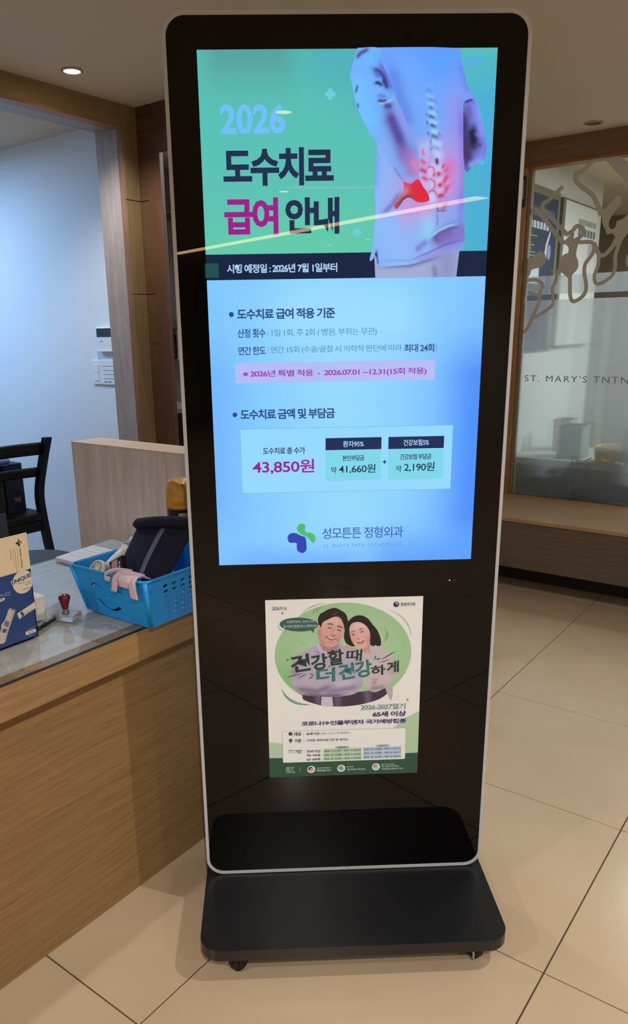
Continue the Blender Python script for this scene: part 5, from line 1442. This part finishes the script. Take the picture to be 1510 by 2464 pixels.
# ---- stool behind the counter
sl = thing('black_stool', 'low black stool showing just over the back of the counter', 'stool', (-1.30, 0.10, 0))
bm = bmesh.new(); lathe(bm, [(0.0, 0.56), (0.15, 0.56), (0.165, 0.575), (0.165, 0.595), (0.15, 0.607), (0.0, 0.611)], 36)
obj('seat_pad', bm, plain('black_vinyl', (16, 15, 17), 0.5, bump=0.2), sl, True, True)
bm = bmesh.new(); lathe(bm, [(0.02, 0.06), (0.02, 0.56)], 16)
obj('stool_column', bm, M_STEEL, sl, True, True)
for k in range(5):
    bm = bmesh.new()
    a = 2 * math.pi * k / 5
    tube(bm, [(0.02 * math.cos(a), 0.02 * math.sin(a), 0.07), (0.2 * math.cos(a), 0.2 * math.sin(a), 0.02)], [0.016, 0.012], 8)
    obj('stool_leg', bm, M_RUBBER, sl, True, True)

# ================================================================== staff room
chair = thing('ladder_back_chair', 'black wooden ladder back chair against the white staff room wall', 'chair', (-2.68, 0.80, 0))
M_EBONY = plain('ebony_lacquer', (14, 13, 14), 0.55, bump=0.05, spec=0.25)
post = [(-2.42, 0, 0.0), (-2.485, 0, 0.235), (-2.522, 0, 0.45), (-2.522, 0, 0.56), (-2.472, 0, 0.70), (-2.412, 0, 0.838)]
def bar(bm, path, wy, wx):
    P = smoothline(path, 5); rows = []
    for p in P:
        rows.append([bm.verts.new(p + Vector((sx * wx / 2, sy * wy / 2, 0))) for sx, sy in ((-1, -1), (1, -1), (1, 1), (-1, 1))])
    for A, B in zip(rows, rows[1:]):
        for k in range(4): bm.faces.new((A[k], A[(k + 1) % 4], B[(k + 1) % 4], B[k]))
    bm.faces.new(rows[0]); bm.faces.new(rows[-1])
    bmesh.ops.recalc_face_normals(bm, faces=bm.faces)
for y in (0.585, 1.0):
    bm = bmesh.new(); bar(bm, [(p[0], y, p[2]) for p in post], 0.034, 0.038)
    obj('back_post', bm, M_EBONY, chair)
    bm = bmesh.new(); bar(bm, [(-2.90, y, 0.0), (-2.895, y, 0.2), (-2.89, y, 0.405)], 0.034, 0.034)
    obj('front_leg', bm, M_EBONY, chair)
    box('side_rail', (-2.88, y - 0.012, 0.355), (-2.52, y + 0.012, 0.405), M_EBONY, chair, 0.002, 1)
for z0, z1, x in ((0.755, 0.812, -2.440), (0.640, 0.682, -2.490)):
    bm = bmesh.new()
    curved_slab(bm, lambda u, v: Vector((x - 0.035 * math.sin(math.pi * u) + (v - .5) * 0.02, 0.60 + 0.385 * u, z0 + (z1 - z0) * v)), 12, 3, 0.018)
    obj('back_slat', bm, M_EBONY, chair, False, True)
box('seat', (-2.93, 0.565, 0.405), (-2.50, 1.02, 0.447), M_EBONY, chair, 0.012, 3)
box('back_rail', (-2.525, 0.60, 0.355), (-2.50, 0.985, 0.405), M_EBONY, chair, 0.002, 1)

nb = thing('navy_carton', 'navy carton with yellow print standing on the black chair', 'box', (-2.68, 0.915, 0.447))
box('carton_body', (-2.755, 0.862, 0.447), (-2.605, 0.968, 0.700), plain('deep_navy_card', (18, 20, 44), 0.5), nb, 0.002, 1)
nf = lambda u, v, k: (-2.605 + k * 0.0003, u / 1000.0, v / 1000.0)
text('carton_text', 'T10.', [(906, 503), (944, 524)], plain('yellow_print', (204, 176, 40), 0.5), nb, nf, 1, 0.02, local=False)
ribbon('carton_rule', [(900, 528), (946, 530)], 1.4, plain('olive_print', (96, 88, 40), 0.5), nb, nf, 1, False, cap=False)
box('tissue', (-2.72, 0.868, 0.700), (-2.64, 0.930, 0.722), plain('lilac_tissue', (120, 130, 190), 0.8, bump=0.6), nb, 0.008, 2)

bag = thing('black_rucksack', 'black rucksack leaning in the seat of the ladder back chair', 'bag', (-2.7, 0.70, 0.447))
bm = bmesh.new()
bx(bm, (-2.80, 0.60, 0.447), (-2.57, 0.845, 0.80), 0.06, 4)
obj('bag_body', bm, plain('black_nylon', (14, 13, 17), 0.7, bump=0.5, bscale=120), bag, False, True)
bm = bmesh.new(); bx(bm, (-2.575, 0.63, 0.47), (-2.545, 0.82, 0.64), 0.014, 3)
obj('front_pocket', bm, plain('black_nylon', (14, 13, 17), 0.7), bag, False, True)
bm = bmesh.new(); tube(bm, smoothline([(-2.62, 0.69, 0.795), (-2.62, 0.70, 0.83), (-2.62, 0.75, 0.83), (-2.62, 0.76, 0.795)], 5), 0.007, 8)
obj('grab_handle', bm, plain('black_nylon', (14, 13, 17), 0.7), bag, False, True)

# thermostat and switches on the white wall
YW = 1.28
M_SW = plain('switch_plastic', (226, 231, 238), 0.35)
th = thing('thermostat', 'white wall thermostat with dark display above the switch plates', 'thermostat', (-2.225, YW, 1.24))
box('case', (-2.292, YW - 0.022, 1.240), (-2.150, YW, 1.356), M_SW, th, 0.004, 2)
box('display', (-2.284, YW - 0.0235, 1.310), (-2.158, YW - 0.022, 1.350), plain('thermostat_display', (46, 56, 60), 0.2), th, 0.0005, 1)
box('logo_mark', (-2.262, YW - 0.0228, 1.288), (-2.244, YW - 0.022, 1.292), plain('grey_mark', (130, 140, 155), 0.5), th)
box('lower_lip', (-2.290, YW - 0.026, 1.240), (-2.152, YW - 0.02, 1.248), M_SW, th, 0.001, 1)
sp = thing('switch_plate', 'white rocker switch plate left below the thermostat', 'switch', (-2.32, YW, 1.08))
box('plate', (-2.358, YW - 0.009, 1.080), (-2.288, YW, 1.200), M_SW, sp, 0.003, 2)
for z0 in (1.098, 1.139):
    box('rocker', (-2.340, YW - 0.0125, z0), (-2.306, YW - 0.009, z0 + 0.040), M_SW, sp, 0.0015, 1)
sp2 = thing('intercom_plate', 'white slotted wall plate beside the rocker switch under the thermostat', 'switch', (-2.22, YW, 1.08))
box('plate', (-2.286, YW - 0.010, 1.080), (-2.160, YW, 1.202), M_SW, sp2, 0.003, 2)
for z0 in (1.170, 1.150, 1.130, 1.110):
    box('slot', (-2.270, YW - 0.0112, z0), (-2.180, YW - 0.010, z0 + 0.002), plain('slot_grey', (150, 160, 178), 0.5), sp2)
for x0 in (-2.268, -2.236):
    box('button', (x0, YW - 0.0118, 1.092), (x0 + 0.022, YW - 0.010, 1.098), plain('slot_grey', (150, 160, 178), 0.5), sp2)

# ================================================================== room behind the doorway
YS = 2.15
ph = thing('wall_telephone', 'white wall telephone with hanging black handset seen through the doorway', 'telephone', (-2.64, YS, 1.15))
box('phone_body', (-2.586, YS - 0.05, 1.165), (-2.47, YS, 1.345), plain('phone_white', (214, 214, 214), 0.4), ph, 0.006, 2)
bm = bmesh.new()
bx(bm, (-2.622, YS - 0.075, 1.175), (-2.584, YS - 0.03, 1.312), 0.012, 3)
obj('handset', bm, plain('phone_black', (18, 18, 20), 0.4), ph, False, True)
cb = thing('hanging_cabinet', 'dark grey hanging cabinet high on the wall behind the doorway', 'cabinet', (-2.4, YS - 0.1, 1.96))
box('shelf_box', (-3.08, YS - 0.22, 1.955), (-1.6, YS, 2.045), plain('dark_grey_laminate', (86, 84, 86), 0.6), cb, 0.003, 1)
box('shelf_edge', (-3.08, YS - 0.222, 1.955), (-1.6, YS - 0.220, 1.962), plain('grey_edge', (120, 118, 118), 0.5), cb)
lc = thing('sink_cabinet', 'dark low cabinet with pale worktop behind the doorway', 'cabinet', (-2.4, YS - 0.2, 0))
box('cabinet_body', (-3.08, YS - 0.30, 0), (-1.6, YS - 0.002, 0.885), plain('dark_cabinet', (40, 34, 34), 0.6), lc, 0.003, 1)
box('cabinet_top', (-3.09, YS - 0.32, 0.885), (-1.58, YS - 0.002, 0.915), plain('pale_worktop', (176, 172, 172), 0.35), lc, 0.004, 1)
sh = thing('wall_shelf', 'grey shallow shelf above the wall telephone', 'shelf', (-2.62, YS, 1.35))
box('shelf_board', (-2.80, YS - 0.12, 1.350), (-2.40, YS, 1.392), plain('grey_shelf', (122, 120, 120), 0.6), sh, 0.002, 1)
box('shelf_lip', (-2.80, YS - 0.124, 1.350), (-2.40, YS - 0.12, 1.402), plain('grey_shelf_lip', (110, 108, 108), 0.6), sh, 0.001, 1)

# ================================================================== bench and the office behind glass
M_BTOP = plain('brown_bench_top', (160, 126, 92), 0.5, var=0.08, bscale=5, bump=0.08)
M_BFRONT = wood('dark_bench_front', (84, 70, 60), (106, 90, 80), 'X', 0.5)
bench = thing('waiting_bench', 'long brown waiting bench with dark front below the glass partition', 'bench', (0.8, 2.62, 0))
box('seat_top', (-0.845, 2.345, 0.384), (3.2, 2.928, 0.404), M_BTOP, bench, 0.004, 2)
box('seat_front', (-0.845, 2.352, 0.146), (3.2, 2.372, 0.382), M_BFRONT, bench, 0.001, 1)
box('seat_underside', (-0.845, 2.372, 0.146), (3.2, 2.928, 0.160), M_BFRONT, bench)
box('plinth', (-0.84, 2.62, 0.0), (3.2, 2.92, 0.146), plain('plinth_black', (24, 20, 18), 0.6), bench)

ic = thing('office_counter', 'office counter with pale top seen through the frosted glass', 'counter', (0.8, 3.3, 0))
box('counter_top', (-0.845, 3.03, 0.562), (3.2, 3.60, 0.600), plain('pale_office_top', (190, 186, 178), 0.5), ic, 0.002, 1)
for i in range(5):
    x0 = -0.845 + 0.36 + 0.9 * (i - 1)
    box('counter_panel', (max(-0.845, x0) + 0.003, 3.045, 0.0), (x0 + 0.897, 3.065, 0.560), wood('office_counter_wood', (62, 46, 38), (84, 64, 54), 'X'), ic, 0.001, 1)
def office_box(x0, x1, y0, y1, z1, rgb, label):
    t = thing('storage_box', label, 'box', ((x0 + x1) / 2, (y0 + y1) / 2, 0.60))
    box('box_body', (x0, y0, 0.60), (x1, y1, z1), plain('box_%d_%d' % (rgb[0], rgb[2]), rgb, 0.6), t, 0.004, 1)
    box('box_rim', (x0 - 0.004, y0 - 0.004, z1 - 0.012), (x1 + 0.004, y1 + 0.004, z1), plain('boxrim_%d_%d' % (rgb[0], rgb[2]), tuple(int(c * .92) for c in rgb), 0.6), t, 0.002, 1)
office_box(-0.585, -0.452, 3.09, 3.25, 0.785, (122, 130, 108), 'grey green storage box blurred behind the frosted glass')
office_box(-0.225, -0.06, 3.06, 3.22, 0.795, (146, 138, 62), 'olive yellow storage box at the right behind the frosted glass')
office_box(-0.70, -0.60, 3.35, 3.48, 0.79, (196, 176, 160), 'pale beige storage box furthest back behind the frosted glass')
yb = thing('yellow_basket', 'small bright yellow plastic basket with smile cut-out behind the frosted glass', 'basket', (-0.295, 3.09, 0.60))
M_YEL = plain('bright_yellow_plastic', (236, 196, 8), 0.35)
Y0 = [(-0.352, 3.035), (-0.242, 3.035), (-0.242, 3.145), (-0.352, 3.145)]
Y1 = [(-0.362, 3.025), (-0.232, 3.025), (-0.232, 3.155), (-0.362, 3.155)]
for i in range(4):
    j = (i + 1) % 4
    a0, b0, a1, b1 = Vector((*Y0[i], .601)), Vector((*Y0[j], .601)), Vector((*Y1[i], .690)), Vector((*Y1[j], .690))
    nn = ((b0 - a0).cross(a1 - a0)).normalized()
    fy = lambda u, v, w: (a0 * (1 - u) + b0 * u) * (1 - v) + (a1 * (1 - u) + b1 * u) * v - nn * w
    bm = bmesh.new()
    plate(bm, [(0, 0), (1, 0), (1, 1), (0, 1)], [arc_slot([(.28, .42), (.40, .22), (.60, .22), (.72, .42)], .06)] if i == 0 else [], 0.002, fy)
    obj('basket_wall', bm, M_YEL, yb)
bm = bmesh.new(); slab(bm, Y0, 0.6005, 0.603)
obj('basket_floor', bm, M_YEL, yb)
bm = bmesh.new(); tube(bm, [(*p, .690) for p in Y1 + Y1[:1]], 0.003, 6)
obj('rim', bm, M_YEL, yb, False, True)
cd = thing('power_cable', 'black cable with plug hanging down the office counter front', 'cable', (-0.48, 3.02, 0.60))
M_CORD = plain('black_cord', (16, 15, 15), 0.6)
bm = bmesh.new(); tube(bm, smoothline([(-0.470, 3.022, 0.622), (-0.472, 3.020, 0.58), (-0.478, 3.022, 0.50), (-0.487, 3.022, 0.42)], 5), 0.0045, 8)
obj('hanging_cord', bm, M_CORD, cd, False, True)
box('plug', (-0.492, 3.014, 0.618), (-0.452, 3.032, 0.632), M_CORD, cd, 0.003, 2)
bm = bmesh.new(); tube(bm, smoothline([(-0.455, 3.03, 0.607), (-0.42, 3.03, 0.6065), (-0.395, 3.03, 0.614), (-0.372, 3.025, 0.628)], 5), 0.003, 8)
obj('lying_cord', bm, M_CORD, cd, False, True)
bn = thing('power_strip', 'white power strip lying in front of the yellow basket', 'power strip', (-0.22, 3.02, 0.60))
box('strip_body', (-0.243, 3.008, 0.600), (-0.198, 3.026, 0.616), plain('strip_white', (226, 226, 228), 0.4), bn, 0.003, 2)
box('strip_socket', (-0.232, 3.006, 0.604), (-0.212, 3.008, 0.612), plain('strip_grey', (150, 150, 154), 0.5), bn)

# posters on the office side wall
XW = -0.85
wf = lambda u, v, k: (XW + 0.012 + k * 0.0004, u / 1000.0, v / 1000.0)
np_ = thing('navy_poster', 'dark navy framed notice on the office side wall behind the glass', 'poster', (XW, 3.3, 1.2))
box('poster_frame', (XW, 2.985, 1.18), (XW + 0.010, 3.585, 2.072), plain('poster_frame_taupe', (128, 118, 104), 0.5), np_, 0.001, 1)
box('poster_sheet', (XW + 0.010, 2.995, 1.19), (XW + 0.012, 3.545, 2.030), plain('poster_navy', (52, 62, 84), 0.5), np_)
PW = plain('poster_white_print', (196, 204, 212), 0.6)
def print_row(parent, f, u0, u1, v0, v1, mat, n, name):
    for k in range(n):
        w = (u1 - u0) / n
        a = u0 + w * k + w * 0.12
        flat(name, [(a, v0), (a + w * 0.76, v0), (a + w * 0.76, v1), (a, v1)], mat, parent, f, 1, False)
print_row(np_, wf, 3060, 3500, 1915, 1962, plain('poster_grey_print', (96, 104, 118), 0.6), 9, 'poster_title')
print_row(np_, wf, 3060, 3420, 1852, 1890, PW, 7, 'poster_title')
for k, v0 in enumerate((1812, 1790, 1762, 1744, 1726, 1708, 1690)):
    ribbon('poster_line', [(3060, v0), (3060 + (180, 60, 140, 100, 160, 150, 130)[k], v0)], 6, plain('poster_blue_print', (140, 156, 180), 0.6), np_, wf, 1, False, cap=False)
flat('poster_figure', [(3360, 1690), (3380, 1780), (3440, 1860), (3450, 1840), (3410, 1770), (3400, 1690)], PW, np_, wf, 1, False)
flat('poster_figure', ellipse(3440, 1740, 30, 42, 24), plain('poster_blue_print', (140, 156, 180), 0.6), np_, wf, 2, False)
flat('poster_panel', [(3040, 1560), (3300, 1560), (3300, 1670), (3040, 1670)], PW, np_, wf, 1, False)
wp = thing('white_poster', 'white framed notice with dark heading on the office side wall behind the glass', 'poster', (XW, 3.95, 1.2))
box('poster_frame', (XW, 3.600, 1.20), (XW + 0.024, 4.290, 2.055), plain('poster_frame_grey', (112, 106, 98), 0.5), wp, 0.001, 1)
box('poster_sheet', (XW + 0.024, 3.640, 1.21), (XW + 0.026, 4.280, 2.045), plain('poster_white', (214, 214, 206), 0.5), wp)
wf2 = lambda u, v, k: (XW + 0.026 + k * 0.0004, u / 1000.0, v / 1000.0)
print_row(wp, wf2, 3890, 4255, 1932, 1966, plain('poster_brown_print', (150, 138, 126), 0.6), 9, 'poster_title')
print_row(wp, wf2, 3890, 4255, 1868, 1912, plain('poster_dark_print', (110, 110, 118), 0.6), 6, 'poster_title')
flat('poster_leaf', [(3770, 1780), (3745, 1850), (3790, 1915), (3825, 1870), (3800, 1800)], plain('poster_green', (92, 96, 84), 0.6), wp, wf2, 1, False)
flat('poster_figure', ellipse(4080, 1600, 45, 105, 28), plain('poster_bone', (168, 172, 180), 0.6), wp, wf2, 1, False)
flat('poster_figure', ellipse(4080, 1660, 20, 50, 24), plain('poster_bone_dark', (126, 130, 144), 0.6), wp, wf2, 2, False)
flat('poster_figure', [(4120, 1760), (4240, 1760), (4240, 1830), (4120, 1830)], plain('poster_bone', (168, 172, 180), 0.6), wp, wf2, 1, False)
